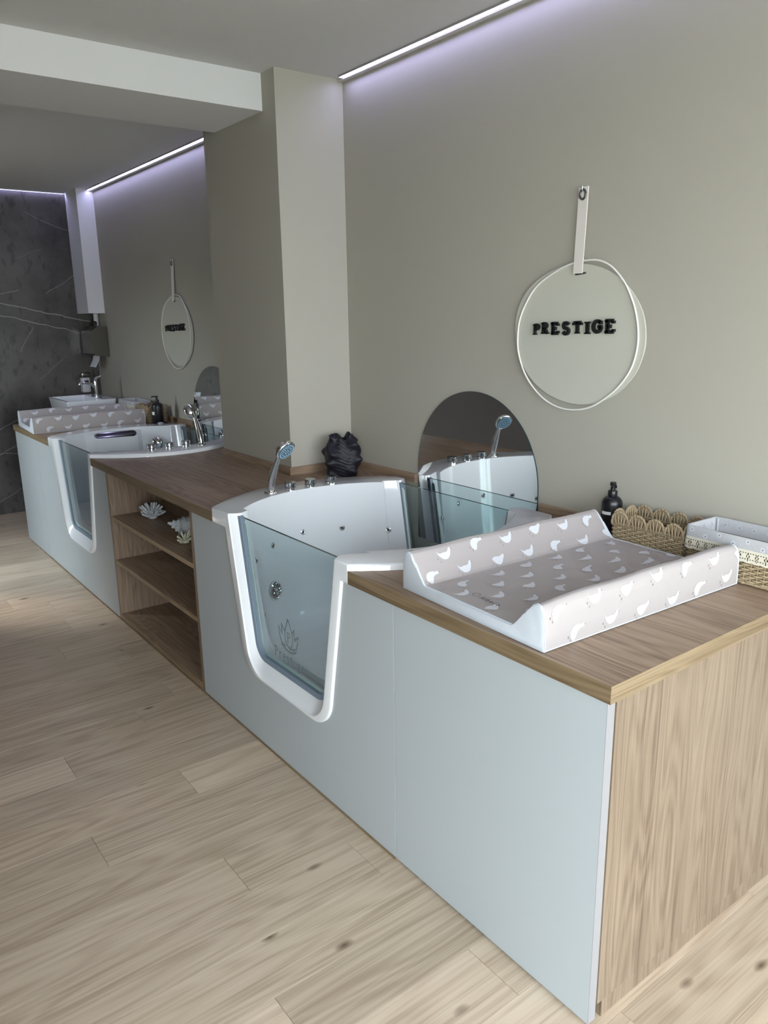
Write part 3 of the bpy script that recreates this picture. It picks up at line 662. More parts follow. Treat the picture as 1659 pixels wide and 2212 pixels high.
    loft(bm, [slot(1, -0.006), slot(1, 0.004), slot(0.85, 0.009), slot(0.5, 0.009), slot(0.42, 0.003)])
    hd = obj('overflow_handle', bm, M['dark_chrome'], t, 40)
    bm = bmesh.new(); loft(bm, [slot(0.41, 0.0020), slot(0.41, 0.0042)]); obj('overflow_slot', bm, M['chrome_dark'], hd)
    w, z = -0.262, 0.80; m = Matrix.Translation(wall_pt(1, w, z)) @ frame_from(wall_nrm(1, w, z))
    bm = bmesh.new(); lathe(bm, [(0.050, -0.01)]+[(0.050*math.cos(a), 0.040*math.sin(a)) for a in [PI/2*k/9 for k in range(9)]]+[(0.001, 0.040)], 32, m); obj('dome_cover', bm, M['chrome'], t, 60)
    # rim controls
    for i, w in enumerate((-0.066, 0.038, 0.143)):
        m = Matrix.Translation((-0.545+0.25*w*w, w, ZR))
        bm = bmesh.new(); lathe(bm, [(0.0235, -0.001), (0.0235, 0.008), (0.0245, 0.009), (0.0245, 0.0105)], 28, m)
        kb = obj('knob', bm, M['chrome'], t, 30)
        bm = bmesh.new(); lathe(bm, [(0.0248, 0.0105), (0.0252, 0.0115), (0.0248, 0.0135)], 28, m); obj('gasket', bm, M['black'], kb, 30)
        bm = bmesh.new(); lathe(bm, [(0.0248, 0.0135), (0.0253, 0.015), (0.0253, 0.033), (0.0243, 0.0345), (0.001, 0.0345)], 28, m); obj('knob_cap', bm, M['satin'], kb, 30)
    bm = bmesh.new(); lathe(bm, [(0.028, -0.001), (0.028, 0.002), (0.024, 0.0075), (0.018, 0.009), (0.0165, 0.004)], 28, Matrix.Translation((-0.552, -0.160, ZR))); obj('shower_socket', bm, M['chrome'], t, 40)
    return t
tub1 = make_tub(TUBS[0], 0, 'white bathtub with a glass door showing an etched flame logo, nearer of the two', 'logo')
tub2 = make_tub(TUBS[1], PI, 'white bathtub beyond the middle worktop with a long chrome handle inside, farther of the two', None)
def hand_shower(tub, sg, label):
    c = Vector((tub[0]-sg*0.552, YT-sg*0.160, ZR+0.009))
    t = empty('hand_shower', c, 0.26 if sg > 0 else PI+0.05, label, 'shower')
    bm = bmesh.new(); pts = []; rad = []
    for k in range(13):
        s = k/12; pts.append((0.002+0.058*s**1.5, 0, 0.150*s)); rad.append(0.0155+0.0030*math.sin(PI*min(1, s*1.15))-0.0045*s)
    tube(bm, pts, rad, 16); obj('handle', bm, M['chrome'], t, 60)
    hc = Vector((0.100, 0, 0.186)); n = Vector((0.82, 0.02, -0.57)).normalized(); m = Matrix.Translation(hc) @ frame_from(n)
    bm = bmesh.new(); tube(bm, [(0.058, 0, 0.146), (0.064, 0, 0.158), (0.078, 0, 0.178)], [0.0115, 0.0135, 0.018], 16); obj('neck', bm, M['chrome'], t, 60)
    bm = bmesh.new(); lathe(bm, [(0.001, -0.030), (0.018, -0.028), (0.034, -0.020), (0.044, -0.008), (0.0475, 0.002), (0.046, 0.008), (0.041, 0.0105), (0.039, 0.009)], 36, m); obj('head', bm, M['chrome'], t, 50)
    bm = bmesh.new(); lathe(bm, [(0.0395, 0.007), (0.039, 0.0112), (0.020, 0.0122), (0.001, 0.0124)], 32, m); fc = obj('spray_face', bm, M['nozzle'], t, 40)
    bm = bmesh.new()
    for r, cnt in ((0.034, 26), (0.023, 14), (0.009, 6)):
        for k in range(cnt):
            a = 2*PI*k/cnt; lathe(bm, [(0.0019, 0.010), (0.0016, 0.0148), (0.0002, 0.0150)], 6, m @ Matrix.Translation((r*math.cos(a), r*math.sin(a), 0)))
    tag(obj('nozzles', bm, M['nozzle_dot'], fc), kind='stuff')
    return t
hand_shower(TUBS[0], 1, 'chrome hand shower with a blue-grey spray face, on the rim of the near bathtub')
hand_shower(TUBS[1], -1, 'chrome hand shower seen from its back, on the rim of the far bathtub')

# ================================================================== MIRRORS AND SIGNS ON THE WALL
def arch_mirror(xc, label):
    t = empty('wall_mirror', (xc, 0, 0.98), 0, label, 'mirror', )
    R = 0.365
    pts = [(-R, -0.34)]+[(R*math.cos(a), R*math.sin(a)) for a in [PI-PI*k/48 for k in range(49)]]+[(R, -0.34)]
    bm = bmesh.new(); prism(bm, pts, -0.0060, -0.0015, 'xz'); obj('backing', bm, M['glass_edge'], t)
    bm = bmesh.new(); v = [bm.verts.new((x*0.998, -0.0063, z if z < -0.3 else z*0.998)) for x, z in pts]; bm.faces.new(v); obj('silvered_glass', bm, M['mirror'], t)
arch_mirror(-1.4525, 'arched frameless mirror on the wall behind the near bathtub')
arch_mirror(-3.970, 'arched frameless mirror on the wall behind the far bathtub, half hidden by the pillar')
def closed_spline(p, m=6):
    n = len(p); out = []
    for i in range(n):
        a, b, c, d = [Vector(p[(i+k) % n]) for k in (-1, 0, 1, 2)]
        for k in range(m):
            s = k/m; out.append(tuple(0.5*((2*b)+(c-a)*s+(2*a-5*b+4*c-d)*s*s+(3*b-a-3*c+d)*s**3)))
    return out
DISC = [(-1.222, 1.582), (-1.213, 1.665), (-1.168, 1.736), (-1.091, 1.787), (-1.0, 1.815), (-.923, 1.819), (-.838, 1.802), (-.769, 1.768), (-.711, 1.721), (-.666, 1.658), (-.647, 1.587), (-.651, 1.52), (-.681, 1.45), (-.742, 1.387), (-.808, 1.355), (-.888, 1.337), (-.974, 1.342), (-1.065, 1.37), (-1.143, 1.422), (-1.194, 1.491)]
RING = [(-1.205, 1.548), (-1.199, 1.626), (-1.166, 1.694), (-1.117, 1.751), (-1.041, 1.793), (-.974, 1.817), (-.908, 1.827), (-.849, 1.825), (-.8, 1.807), (-.756, 1.771), (-.72, 1.725), (-.688, 1.658), (-.672, 1.587), (-.674, 1.527), (-.692, 1.469), (-.73, 1.416), (-.779, 1.373), (-.846, 1.333), (-.918, 1.316), (-.994, 1.319), (-1.063, 1.344), (-1.124, 1.388), (-1.167, 1.439), (-1.194, 1.495)]
def make_sign(xo, zo, sx, label):
    ox, oz = -0.935, 1.58
    t = empty('hanging_sign', (ox+xo, 0, oz+zo), 0, label, 'sign')
    def S(p): return ((p[0]-ox)*sx, p[1]-oz)
    bm = bmesh.new(); prism(bm, [S(p) for p in closed_spline(DISC)], -0.0125, -0.0065, 'xz'); obj('board', bm, M['sign'], t, 30)
    bm = bmesh.new(); tube(bm, [(S(p)[0], -0.0165, S(p)[1]) for p in closed_spline(RING)], 0.0034, 8, True); obj('ring', bm, M['ring'], t, 60)
    bm = bmesh.new(); rings = []
    for z, y, w0, w1 in ((2.067, -0.008, -0.9485, -0.9085), (2.0, -0.010, -0.9483, -0.9083), (1.83, -0.019, -0.9468, -0.9075), (1.786, -0.0225, -0.9462, -0.9072)):
        a, b = S((w0, z)), S((w1, z)); rings.append([(a[0], y-0.002, a[1]), (b[0], y-0.002, b[1]), (b[0], y+0.0015, b[1]), (a[0], y+0.0015, a[1])])
    loft(bm, rings); st = obj('strap', bm, M['strap'], t)
    c = S((-0.929, 2.043)); bm = bmesh.new()
    tube(bm, [(c[0]+0.0125*math.cos(a), -0.0112, c[1]+0.0155*math.sin(a)) for a in [2*PI*k/20 for k in range(20)]], 0.0040, 8, True); obj('eyelet', bm, M['eyelet'], st, 60)
    bm = bmesh.new(); tube(bm, [(c[0], 0.0, c[1]+0.012), (c[0], -0.014, c[1]+0.012), (c[0], -0.0175, c[1]+0.017), (c[0], -0.0165, c[1]+0.026)], 0.0026, 8); obj('nail_hook', bm, M['alu'], st, 60)
    a, b = S((-0.9455, 1.7835)), S((-0.899, 1.7875)); bm = bmesh.new(); ribbon(bm, [a, b], 0.0065, -0.0129, -0.0124); obj('slot', bm, M['eyelet'], t)
    XS = [(205, 375, 235), (340, 360, 215), (500, 360, 215), (678, 360, 208), (845, 350, 202), (1015, 352, 200), (1125, 334, 182), (1305, 332, 178)]
    wd = [125, 138, 130, 122, 138, 90, 165, 148]
    for ch, (px, pb, pt), w in zip('PRESTIGE', XS, wd):
        fx = lambda p: -1.130+(p-205)/(1455-205)*0.366
        fz = lambda p, q: 1.6155-(p-235)*0.0372/140*1.02-(q-205)/1250*0.0020
        x0, z0 = S((fx(px)+0.0045, fz(pb, px))); hgt = fz(pt, px)-fz(pb, px); wx = (fx(px+w)-fx(px))/(GL[ch][0]*hgt)
        bm = bmesh.new(); letter(bm, ch, x0, z0, hgt, 0.235 if ch in 'PR' else 0.29, -0.0215, -0.0127, wx*sx*0.86, True, 0.0, 0.02)
        obj('letter', bm, M['black_letter'], t)
    return t
make_sign(0, 0, 1.0, 'round pale sign with black letters on the near wall, above the near mirror')
make_sign(-3.585, -0.010, 0.97, 'round pale sign with black letters on the far wall, beyond the pillar')

# ================================================================== CHANGING MATS
PROF = [(-.2725, 0), (-.2725, .045), (-.271, .085), (-.2665, .103), (-.258, .1135), (-.247, .1165), (-.236, .112), (-.227, .101), (-.212, .080), (-.196, .058), (-.181, .040), (-.172, .0345), (-.15, .034), (-.08, .034), (0, .034), (.08, .034), (.15, .034), (.172, .0345), (.181, .040), (.196, .058), (.212, .080), (.227, .101), (.236, .112), (.247, .1165), (.258, .1135), (.2665, .103), (.271, .085), (.2725, .045), (.2725, 0)]
CUM = [0]
for a, b in zip(PROF, PROF[1:]): CUM.append(CUM[-1]+math.dist(a, b))
STOT = CUM[-1]; PLN = 0.385
def mat_pt(s, t):
    s = min(max(s, 0), STOT-1e-6)
    k = max(i for i in range(len(CUM)-1) if CUM[i] <= s)
    q = (s-CUM[k])/(CUM[k+1]-CUM[k]); a, b = PROF[k], PROF[k+1]
    x, z = a[0]+(b[0]-a[0])*q, a[1]+(b[1]-a[1])*q
    if abs(x) < 0.172:
        m = min(1, (0.172-abs(x))/0.05)*min(1, (PLN-abs(t))/0.03+0.15)
        d = (x*0.42+t)
        z += m*(0.0042*math.sin(d*58+2.2*math.sin(x*9+1)) * (0.5+0.5*math.sin(t*7+x*5)) + 0.003*noise.noise((x*9, t*16, 3)))
    else:
        z += 0.0016*math.sin(t*23+x*4)*min(1, z/0.06)
    e = (abs(t)/PLN)**6
    if z > 0.09: z -= 0.004*e
    return Vector((x, t, z))
def mat_n(s, t):
    a = mat_pt(s+0.002, t)-mat_pt(s-0.002, t); b = mat_pt(s, t+0.003)-mat_pt(s, t-0.003); n = b.cross(a)
    return -n.normalized() if n.dot(Vector((0, 0, 1)))*1 < 0 and abs(n.normalized().z) > 0.05 else n.normalized()
def mat_nrm(s, t):
    p = mat_pt(s, t); n = (mat_pt(s, t+0.004)-mat_pt(s, t-0.004)).cross(mat_pt(s+0.003, t)-mat_pt(s-0.003, t)).normalized()
    c = Vector((0, p.y, -0.2))               # away from the inside of the mat
    return n if n.z > 0.02 or (abs(n.z) <= 0.02 and n.x*p.x > 0) else -n
GOOSE = [(-.52, .30), (-.42, .13), (-.26, .09), (-.06, .13), (.12, .11), (.25, .16), (.33, .26), (.40, .34), (.49, .33), (.53, .25), (.48, .17), (.42, .05), (.33, -.12), (.18, -.26), (0, -.32), (-.2, -.28), (-.36, -.12), (-.47, .08)]
GOOSE2 = [(-.50, .10), (-.38, .20), (-.20, .24), (0, .22), (.18, .22), (.32, .28), (.42, .34), (.51, .29), (.53, .20), (.44, .13), (.34, .02), (.20, -.16), (.02, -.30), (-.14, -.32), (-.28, -.22), (-.40, -.08)]
GOOSE3 = [(-.32, -.40), (-.44, -.20), (-.46, .02), (-.34, .22), (-.12, .32), (.12, .32), (.30, .26), (.44, .30), (.53, .22), (.48, .13), (.34, .11), (.16, .06), (.02, -.06), (-.06, -.24), (-.16, -.40)]
def on_mat(bm, poly, s0, t0, size, lift):
    t = bmesh.new(); f = t.faces.new([t.verts.new((p[0]*size, p[1]*size, 0)) for p in poly])
    bmesh.ops.triangulate(t, faces=[f]); bmesh.ops.subdivide_edges(t, edges=[e for e in t.edges if e.calc_length() > 0.010], cuts=1)
    bmesh.ops.triangulate(t, faces=list(t.faces))
    ok = True
    for v in t.verts:
        s, tt = s0-v.co.y, t0+v.co.x
        if s < 0.002 or s > STOT-0.002 or abs(tt) > PLN-0.003:
            s = min(max(s, 0.002), STOT-0.002); tt = min(max(tt, -PLN+0.003), PLN-0.003)
        v.co = mat_pt(s, tt)+mat_nrm(s, tt)*lift
    merge(bm, t)
def make_mat(c, rz, label, text=True):
    t = empty('changing_mat', c, rz, label, 'changing mat')
    ns, nt_ = 90, 96
    ss = sorted(set([STOT*i/ns for i in range(ns+1)]+CUM)); me = bpy.data.meshes.new('cover')
    V = [mat_pt(s, -PLN+2*PLN*j/nt_) for j in range(nt_+1) for s in ss]; m = len(ss)
    Fc = [(j*m+i, j*m+i+1, (j+1)*m+i+1, (j+1)*m+i) for j in range(nt_) for i in range(m-1)]
    Fc += [(j*m, (j+1)*m, (j+1)*m+m-1, j*m+m-1) for j in range(nt_)]
    me.from_pydata([tuple(v) for v in V], [], Fc); me.validate(); me.shade_smooth(); me.set_sharp_from_angle(angle=math.radians(50)); link('cover', me, M['fabric'], t)
    for sg in (-1, 1):
        bm = bmesh.new(); rng = [mat_pt(s, sg*PLN) for s in ss]
        a = [(p.x, sg*(PLN-0.002), p.z) for p in rng]; b = [(p.x*0.995, sg*(PLN+0.004), max(0, p.z*0.985)) for p in rng]; d = [(p.x*0.96, sg*(PLN+0.0065), 0.004+p.z*0.85) for p in rng]
        loft(bm, [a, b, d], True, (False, True)); obj('end_panel', bm, M['vinyl_white'], t, 40)
        bm = bmesh.new(); tube(bm, [(p.x, sg*(PLN+0.001), p.z) for p in rng], 0.0019, 6); tube(bm, [(-.2725, sg*(PLN+0.001), 0.002), (.2725, sg*(PLN+0.001), 0.002)], 0.0019, 6)
        obj('piping', bm, M['vinyl_white'], t, 60)
    for sg in (-1, 1):
        bm = bmesh.new(); tube(bm, [(sg*.273, -PLN, .002), (sg*.273, PLN, .002)], 0.0018, 6); obj('hem', bm, M['vinyl_white'], t, 60)
    bm = bmesh.new(); bd = bmesh.new(); rg = random.Random(5)
    row = 0; s = 0.030
    while s < STOT:
        k = 0; tt = -PLN-0.02+(0.061 if row % 2 else 0.0)
        while tt < PLN+0.03:
            sz = 0.050; poly = (GOOSE, GOOSE2, GOOSE, GOOSE3)[(k+row*2+(row//2)) % 4]; s2 = s+rg.uniform(-.006, .006); t2 = tt+rg.uniform(-.006, .006)
            if -0.01 < s2 < STOT+0.01 and abs(t2) < PLN+0.012:
                on_mat(bm, poly, s2, t2, sz, 0.0010)
                if abs(t2+0.028) < PLN-0.004 and 0.02 < s2 < STOT-0.02:
                    on_mat(bd, [(-.05, .03), (.06, .0), (-.02, -.05)], s2-0.235*sz, t2+0.53*sz, sz, 0.0014)
                    on_mat(bd, [(-.06, .05), (.0, .06), (-.03, .0), (.0, -.05), (-.06, -.04)], s2+0.20*sz, t2-0.55*sz, sz, 0.0014)
                    on_mat(bd, [(-.06, .05), (.0, .06), (-.03, .0), (.0, -.05), (-.06, -.04)], s2+0.40*sz, t2-0.40*sz, sz, 0.0014)
            tt += 0.122; k += 1
        s += 0.064; row += 1
    tag(obj('goose_print', bm, M['goose'], t), kind='stuff'); tag(obj('goose_marks', bd, M['goose_mark'], t), kind='stuff')
    if text:
        tb = bmesh.new(); x = 0.0
        for ch in 'Albero': x += letter(tb, ch, x, 0, 0.017, 0.13, 0, 0.0001, 1.0, False)+0.0045
        ribbon(tb, [(-.022+.011*math.cos(a)*(1+.15*math.sin(a)), .012+.010*math.sin(a)-0.003*abs(math.cos(a))) for a in [2*PI*k/18 for k in range(19)]], .0012, 0, 0.0001)
        bmesh.ops.remove_doubles(tb, verts=tb.verts, dist=1e-7)
        bmesh.ops.triangulate(tb, faces=list(tb.faces))
        for v in tb.verts:
            lx = -0.010+v.co.x; ly = -0.335+v.co.z
            p = mat_pt(CUM[14]+lx, ly); v.co = p+Vector((0, 0, 0.0015+v.co.y))
        obj('printed_name', tb, M['ink'], t)
    return t
make_mat((-0.4545, -0.571, H+0.001), -0.040, 'beige changing mat with a white goose print and raised sides, on the near worktop')
make_mat((-5.020, -0.594, H+0.001), -0.050, 'beige changing mat with white geese in front of the far sink', False)

# ================================================================== BASKETS
def rrect(w, d, r, n=5):
    out = []
    for cx, cz, a0 in ((w/2-r, d/2-r, 0), (-w/2+r, d/2-r, 90), (-w/2+r, -d/2+r, 180), (w/2-r, -d/2+r, 270)):
        for k in range(n+1):
            a = math.radians(a0+90*k/n); out.append((cx+r*math.cos(a), cz+r*math.sin(a)))
    return out
def resample(p, cnt):
    q = p+[p[0]]; cum = [0]
    for a, b in zip(q, q[1:]): cum.append(cum[-1]+math.dist(a, b))
    out = []; j = 0
    for i in range(cnt):
        s = cum[-1]*i/cnt
        while cum[j+1] < s: j += 1
        u = (s-cum[j])/(cum[j+1]-cum[j]); out.append((q[j][0]+(q[j+1][0]-q[j][0])*u, q[j][1]+(q[j+1][1]-q[j][1])*u))
    return out, cum[-1]
def weave(t, w, d, h, r=0.016, pitch=0.0068, stake=0.019):
    base, per = resample(rrect(w, d, r), 8); ns = int(per/stake/2)*2; cnt = ns*4
    p, _ = resample(rrect(w, d, r), cnt); rows = int(h/pitch); bm = bmesh.new(); rg = random.Random(2)
    nrm = []
    for i in range(cnt):
        a, b = Vector(p[i-1]), Vector(p[(i+1) % cnt]); e = (b-a).normalized(); nrm.append(Vector((e.y, -e.x)))
    for k in range(rows):
        z = pitch*(k+0.55); pp = []
        for i in range(cnt):
            o = 0.0036*math.cos(PI*i/4+PI*k); n = nrm[i]
            pp.append((p[i][0]+n.x*o, p[i][1]+n.y*o, z+rg.uniform(-.0008, .0008)))
        tube(bm, pp, 0.0034, 6, True)
    tag(obj('weave', bm, M['rush'], t, 70), kind='stuff')
    bm = bmesh.new()
    for i in range(0, cnt, 4): tube(bm, [(p[i][0]-nrm[i].x*.001, p[i][1]-nrm[i].y*.001, 0.003), (p[i][0]-nrm[i].x*.001, p[i][1]-nrm[i].y*.001, h)], 0.0024, 6)
    tag(obj('stakes', bm, M['rush'], t, 70), kind='stuff')
    bm = bmesh.new(); inn = rrect(w-0.010, d-0.010, max(0.006, r-.005)); inn2 = rrect(w-0.016, d-0.016, max(0.004, r-.008))
    loft(bm, [[(x, y, 0.001) for x, y in inn], [(x, y, h-0.002) for x, y in inn], [(x, y, h-0.002) for x, y in inn2], [(x, y, 0.005) for x, y in inn2]]); obj('inner_wall', bm, M['rush_in'], t)
    bm = bmesh.new(); pp, _ = resample(rrect(w+.002, d+.002, r), 120)
    tube(bm, [(x, y, 0.0045+0.0008*math.sin(i*PI/1.5)) for i, (x, y) in enumerate(pp)], 0.0042, 7, True); obj('foot_braid', bm, M['rush'], t, 60)
def scallop_mesh(R, hh):
    bm = bmesh.new()
    arch = [(R*math.cos(a), 0, hh*abs(math.sin(a))**0.75) for a in [PI*k/26 for k in range(27)]]
    tube(bm, [(x, 0.0012*math.sin(i*1.9), z+0.0010*math.sin(i*2.1)) for i, (x, y, z) in enumerate(arch)], [0.0040+0.0007*math.sin(i*2.1) for i in range(27)], 7)
    for k in range(9):
        x = -R*0.84+R*1.68*k/8; top = hh*(max(0.0, 1-(x/R)**2))**0.40*0.96
        tube(bm, [(x*0.62, 0.0016*(-1)**k, -0.006), (x*0.8, 0.0026*(-1)**k, top*0.45), (x, 0, top)], 0.0029, 6)
    for k in range(2):
        z = 0.0+0.0065*k; tube(bm, [(-R+2*R*i/12, 0.0030*math.cos(PI*i+PI*k), z) for i in range(13)], 0.0036, 6)
    bmesh.ops.recalc_face_normals(bm, faces=bm.faces); me = bpy.data.meshes.new('scallop'); bm.to_mesh(me); bm.free(); me.shade_smooth(); me.materials.append(M['rush']); return me
def scalloped_basket(c, rz, w, d, h, nf, nd, hh, label):
    t = empty('scalloped_basket', c, rz, label, 'basket'); weave(t, w, d, h)
    mf = scallop_mesh(w/nf/2-0.001, hh); md = scallop_mesh(d/nd/2-0.001, hh)
    for sg in (-1, 1):
        for k in range(nf):
            o = link('scallop', mf, None, t); o.location = (-w/2+w*(k+.5)/nf, sg*(d/2-0.002), h); o.rotation_euler = (0.06*sg*-1, 0, 0)
        for k in range(nd):
            o = link('scallop', md, None, t); o.location = (sg*(w/2-0.002), -d/2+d*(k+.5)/nd, h); o.rotation_euler = (0, 0, PI/2)
    return t
def daisy(bm, mtx, r):
    t = bmesh.new()
    for k in range(8):
        a = 2*PI*k/8; v = [t.verts.new((0.25*r*math.cos(a+.2), 0.25*r*math.sin(a+.2), 0)), t.verts.new((r*math.cos(a+.22), r*math.sin(a+.22), 0)), t.verts.new((r*1.08*math.cos(a), r*1.08*math.sin(a), 0)), t.verts.new((r*math.cos(a-.22), r*math.sin(a-.22), 0)), t.verts.new((0.25*r*math.cos(a-.2), 0.25*r*math.sin(a-.2), 0))]
        t.faces.new(v)
    merge(bm, t, mtx)
def dot(bm, mtx, r):
    t = bmesh.new(); t.faces.new([t.verts.new((r*math.cos(2*PI*k/8), r*math.sin(2*PI*k/8), 0)) for k in range(8)]); merge(bm, t, mtx)
def lined_basket(c, rz, w, d, h, label, detail=True):
    t = empty('lined_basket', c, rz, label, 'basket'); weave(t, w, d, h*0.70)
    def ring(e, z): return [(x, y, z) for x, y in rrect(w+e, d+e, 0.016 if e > 0 else 0.012)]
    bm = bmesh.new()
    loft(bm, [ring(.011, h*.70), ring(.012, h*.80), ring(.012, h*.96), ring(.008, h), ring(-.002, h*.998), ring(-.008, h*.96), ring(-.018, .010)], True, (False, True))
    ln = obj('liner', bm, M['liner'], t, 50)
    for x, y in ((w/2-.012, d/2-.011), (-w/2+.012, d/2-.011)):
        bm = bmesh.new(); tube(bm, [(x, y, h*.2), (x, y, h*.985)], 0.0035, 6); obj('liner_seam', bm, M['liner'], ln, 60)
    # lace: a strip of small cells with holes and a scalloped lower edge
    p, per = resample(rrect(w+.0145, d+.0145, .017), int(2*(w+d)/0.0036)); n = len(p); z1, z0 = h*.765, h*.50; rows = 10; bm = bmesh.new()
    vs = [[bm.verts.new((x*(1+0.004*(r/rows)), y*(1+0.006*(r/rows)), z1+(z0-z1)*r/rows - (0.0022*abs(math.sin(i*PI/7)) if r == rows else 0))) for i, (x, y) in enumerate(p)] for r in range(rows+1)]
    for r in range(rows):
        for i in range(n):
            if r in (2, 7) and i % 2 == 0: continue
            if r in (4, 5) and (i % 7) in (2, 4): continue
            if r in (3, 6) and (i % 7) == 3: continue
            if r == 8 and i % 7 == 3: continue
            bm.faces.new((vs[r][i], vs[r][(i+1) % n], vs[r+1][(i+1) % n], vs[r+1][i]))
    obj('lace_trim', bm, M['lace'], t)
    if detail:
        bm = bmesh.new(); bk = bmesh.new(); rg = random.Random(4)
        def put(m): daisy(bm, m, 0.0075); dot(bk, m @ Matrix.Translation((0, 0, 0.0004)), 0.0018)
        RX = Matrix.Rotation(PI/2, 4, 'X')
        for k in range(8):
            x = -w/2+0.02+k*(w-0.03)/7; put(Matrix.Translation((x, -(d+.012)/2-.0006, h*(.88+.05*(-1)**k))) @ RX)
        for r in range(3):
            for k in range(7):
                x = -w/2+0.035+k*(w-.06)/6+(0.015 if r % 2 else 0); z = h*(.86-.25*r); y = (d-.008)/2-.005*(h*.96-z)/(h*.9)-.0016
                if abs(x) < w/2-.02: put(Matrix.Translation((x, y, z)) @ RX)
        RY = Matrix.Rotation(PI/2, 4, 'Y')
        for r in range(2):
            for k in range(3):
                y = -d/2+.04+k*(d-.07)/2; z = h*(.86-.25*r); x = -(w-.008)/2+.005*(h*.96-z)/(h*.9)+.0016; put(Matrix.Translation((x, y, z)) @ RY)
        tag(obj('daisy_print', bm, M['goose'], ln), kind='stuff'); tag(obj('daisy_centres', bk, M['ink'], ln), kind='stuff')
    return t
scalloped_basket((-0.4935, -0.096, H+0.0008), 0.0, 0.262, 0.132, 0.077, 4, 2, 0.044, 'woven seagrass basket with a scalloped edge, beside the black bottle on the near worktop')
lined_basket((-0.175, -0.104, H+0.0008), -0.03, 0.335, 0.150, 0.135, 'basket lined with grey daisy cloth and lace, right of the near scalloped basket')
scalloped_basket((-4.895, -0.104, H+0.0008), -0.03, 0.262, 0.14, 0.080, 4, 2, 0.044, 'woven basket with a scalloped edge behind the far changing mat')
lined_basket((-5.25, -0.108, H+0.0008), 0.0, 0.32, 0.145, 0.135, 'basket lined with grey cloth beside the white sink', False)

# ================================================================== BOTTLES, VASE, SHELLS
def pump_bottle(c, rz, r, hb, label, plate):
    t = empty('pump_bottle', c, rz, label, 'bottle')
    bm = bmesh.new(); pr = [(0.001, 0.0), (r*.92, 0.0), (r, .005), (r, hb*.80)]
    for k in range(1, 8):
        a = PI/2*k/7; pr.append((0.013+(r-.013)*math.cos(a), hb*.80+hb*.20*math.sin(a)))
    pr.append((0.012, hb+0.006)); lathe(bm, pr, 32); obj('body', bm, M['black'], t, 40)
    bm = bmesh.new(); lathe(bm, [(0.0155, hb+.001), (0.0160, hb+.003), (0.0160, hb+.017), (0.0145, hb+.020), (0.009, hb+.021)], 24); obj('collar', bm, M['black'], t, 35)
    bm = bmesh.new(); lathe(bm, [(0.0085, hb+.019), (0.0085, hb+.030), (0.0068, hb+.031), (0.0068, hb+.036), (0.0100, hb+.037), (0.0105, hb+.047), (0.009, hb+.049), (0.001, hb+.049)], 20)
    tube(bm, [(0.0, 0, hb+.043), (0.022, 0, hb+.044), (0.034, 0, hb+.041), (0.037, 0, hb+.036)], [0.0055, 0.0050, 0.0040, 0.0034], 8); obj('pump', bm, M['black'], t, 40)
    if plate:
        a0, a1, z0, z1 = plate; bm = bmesh.new(); n = 8
        lo = [bm.verts.new(((r+.0004)*math.cos(a0+(a1-a0)*k/n), (r+.0004)*math.sin(a0+(a1-a0)*k/n), z0)) for k in range(n+1)]; hi = [bm.verts.new((v.co.x, v.co.y, z1)) for v in lo]
        for k in range(n): bm.faces.new((lo[k], lo[k+1], hi[k+1], hi[k]))
        obj('label', bm, M['label'], t)
    return t
pump_bottle((-0.700, -0.062, H+0.0008), math.radians(-38), 0.0350, 0.142, 'matt black pump bottle standing between the near mirror and the scalloped basket', (math.radians(-80), math.radians(-20), 0.082, 0.093))
pump_bottle((-4.662, -0.148, H+0.0112), math.radians(-115), 0.040, 0.150, 'matt black pump bottle on a black tray behind the far changing mat', (math.radians(10), math.radians(60), 0.062, 0.085))
ty = empty('tray', (-4.632, -0.145, H+0.0008), -0.05, 'small black oval tray under the far black bottle', 'tray')
bm = bmesh.new(); e = [(0.085*math.cos(a), 0.055*math.sin(a)) for a in [2*PI*k/32 for k in range(32)]]
loft(bm, [[(x*.9, y*.9, 0) for x, y in e], [(x, y, .014) for x, y in e], [(x*.96, y*.95, .014) for x, y in e], [(x*.86, y*.85, .0100) for x, y in e]]); obj('dish', bm, M['black'], ty, 40)
sp = empty('soap_shell', (-4.588, -0.160, H+0.0110), 0, 'small white shell-shaped soap on the black tray beside the far bottle', 'soap')
bm = bmesh.new(); rings = []
for k in range(9):
    u = k/8; rings.append([(-.036+.072*u, .024*math.sin(PI*min(.98, max(.02, u)))*math.cos(a), max(0, .006+(.006+.003*math.cos(9*a))*math.sin(PI*u)*math.sin(a))) for a in [2*PI*q/24 for q in range(24)]])
loft(bm, rings); obj('soap', bm, M['coral'], sp, 60)

vs = empty('ruffled_vase', (-2.205, -0.165, H+0.0008), 0.35, 'black ruffled coral-like vase in the corner beside the pillar', 'vase')
bm = bmesh.new(); rings = []; NZ, NA = 40, 120
def vase_r(a, z):
    q = z/0.195; base = 0.058+0.036*math.sin(PI*min(1, 0.10+q*0.86))
    fl = math.cos(4*a+0.75*math.sin(q*8.5)+0.4); rd = ((1+fl)/2)**2.5
    return base*(0.90+0.24*rd)+0.0115*math.sin(q*19+3*a)*rd+0.0016*math.sin(q*70+9*a)*(1-rd)
for j in range(NZ+1):
    q = j/NZ; ring = []
    for i in range(NA):
        a = 2*PI*i/NA; top = 0.190*(1+0.045*math.cos(4*a+.4)+0.045*math.cos(7*a+1)); z = q*top; r = vase_r(a, q*0.195); ring.append((r*math.cos(a), r*math.sin(a), z))
    rings.append(ring)
for j, s in ((NZ, .86), (NZ-4, .74), (NZ-12, .70)):
    rings.append([(x*s, y*s, z) for x, y, z in rings[j]])
loft(bm, rings); obj('body', bm, M['black_ceramic'], vs, 80)

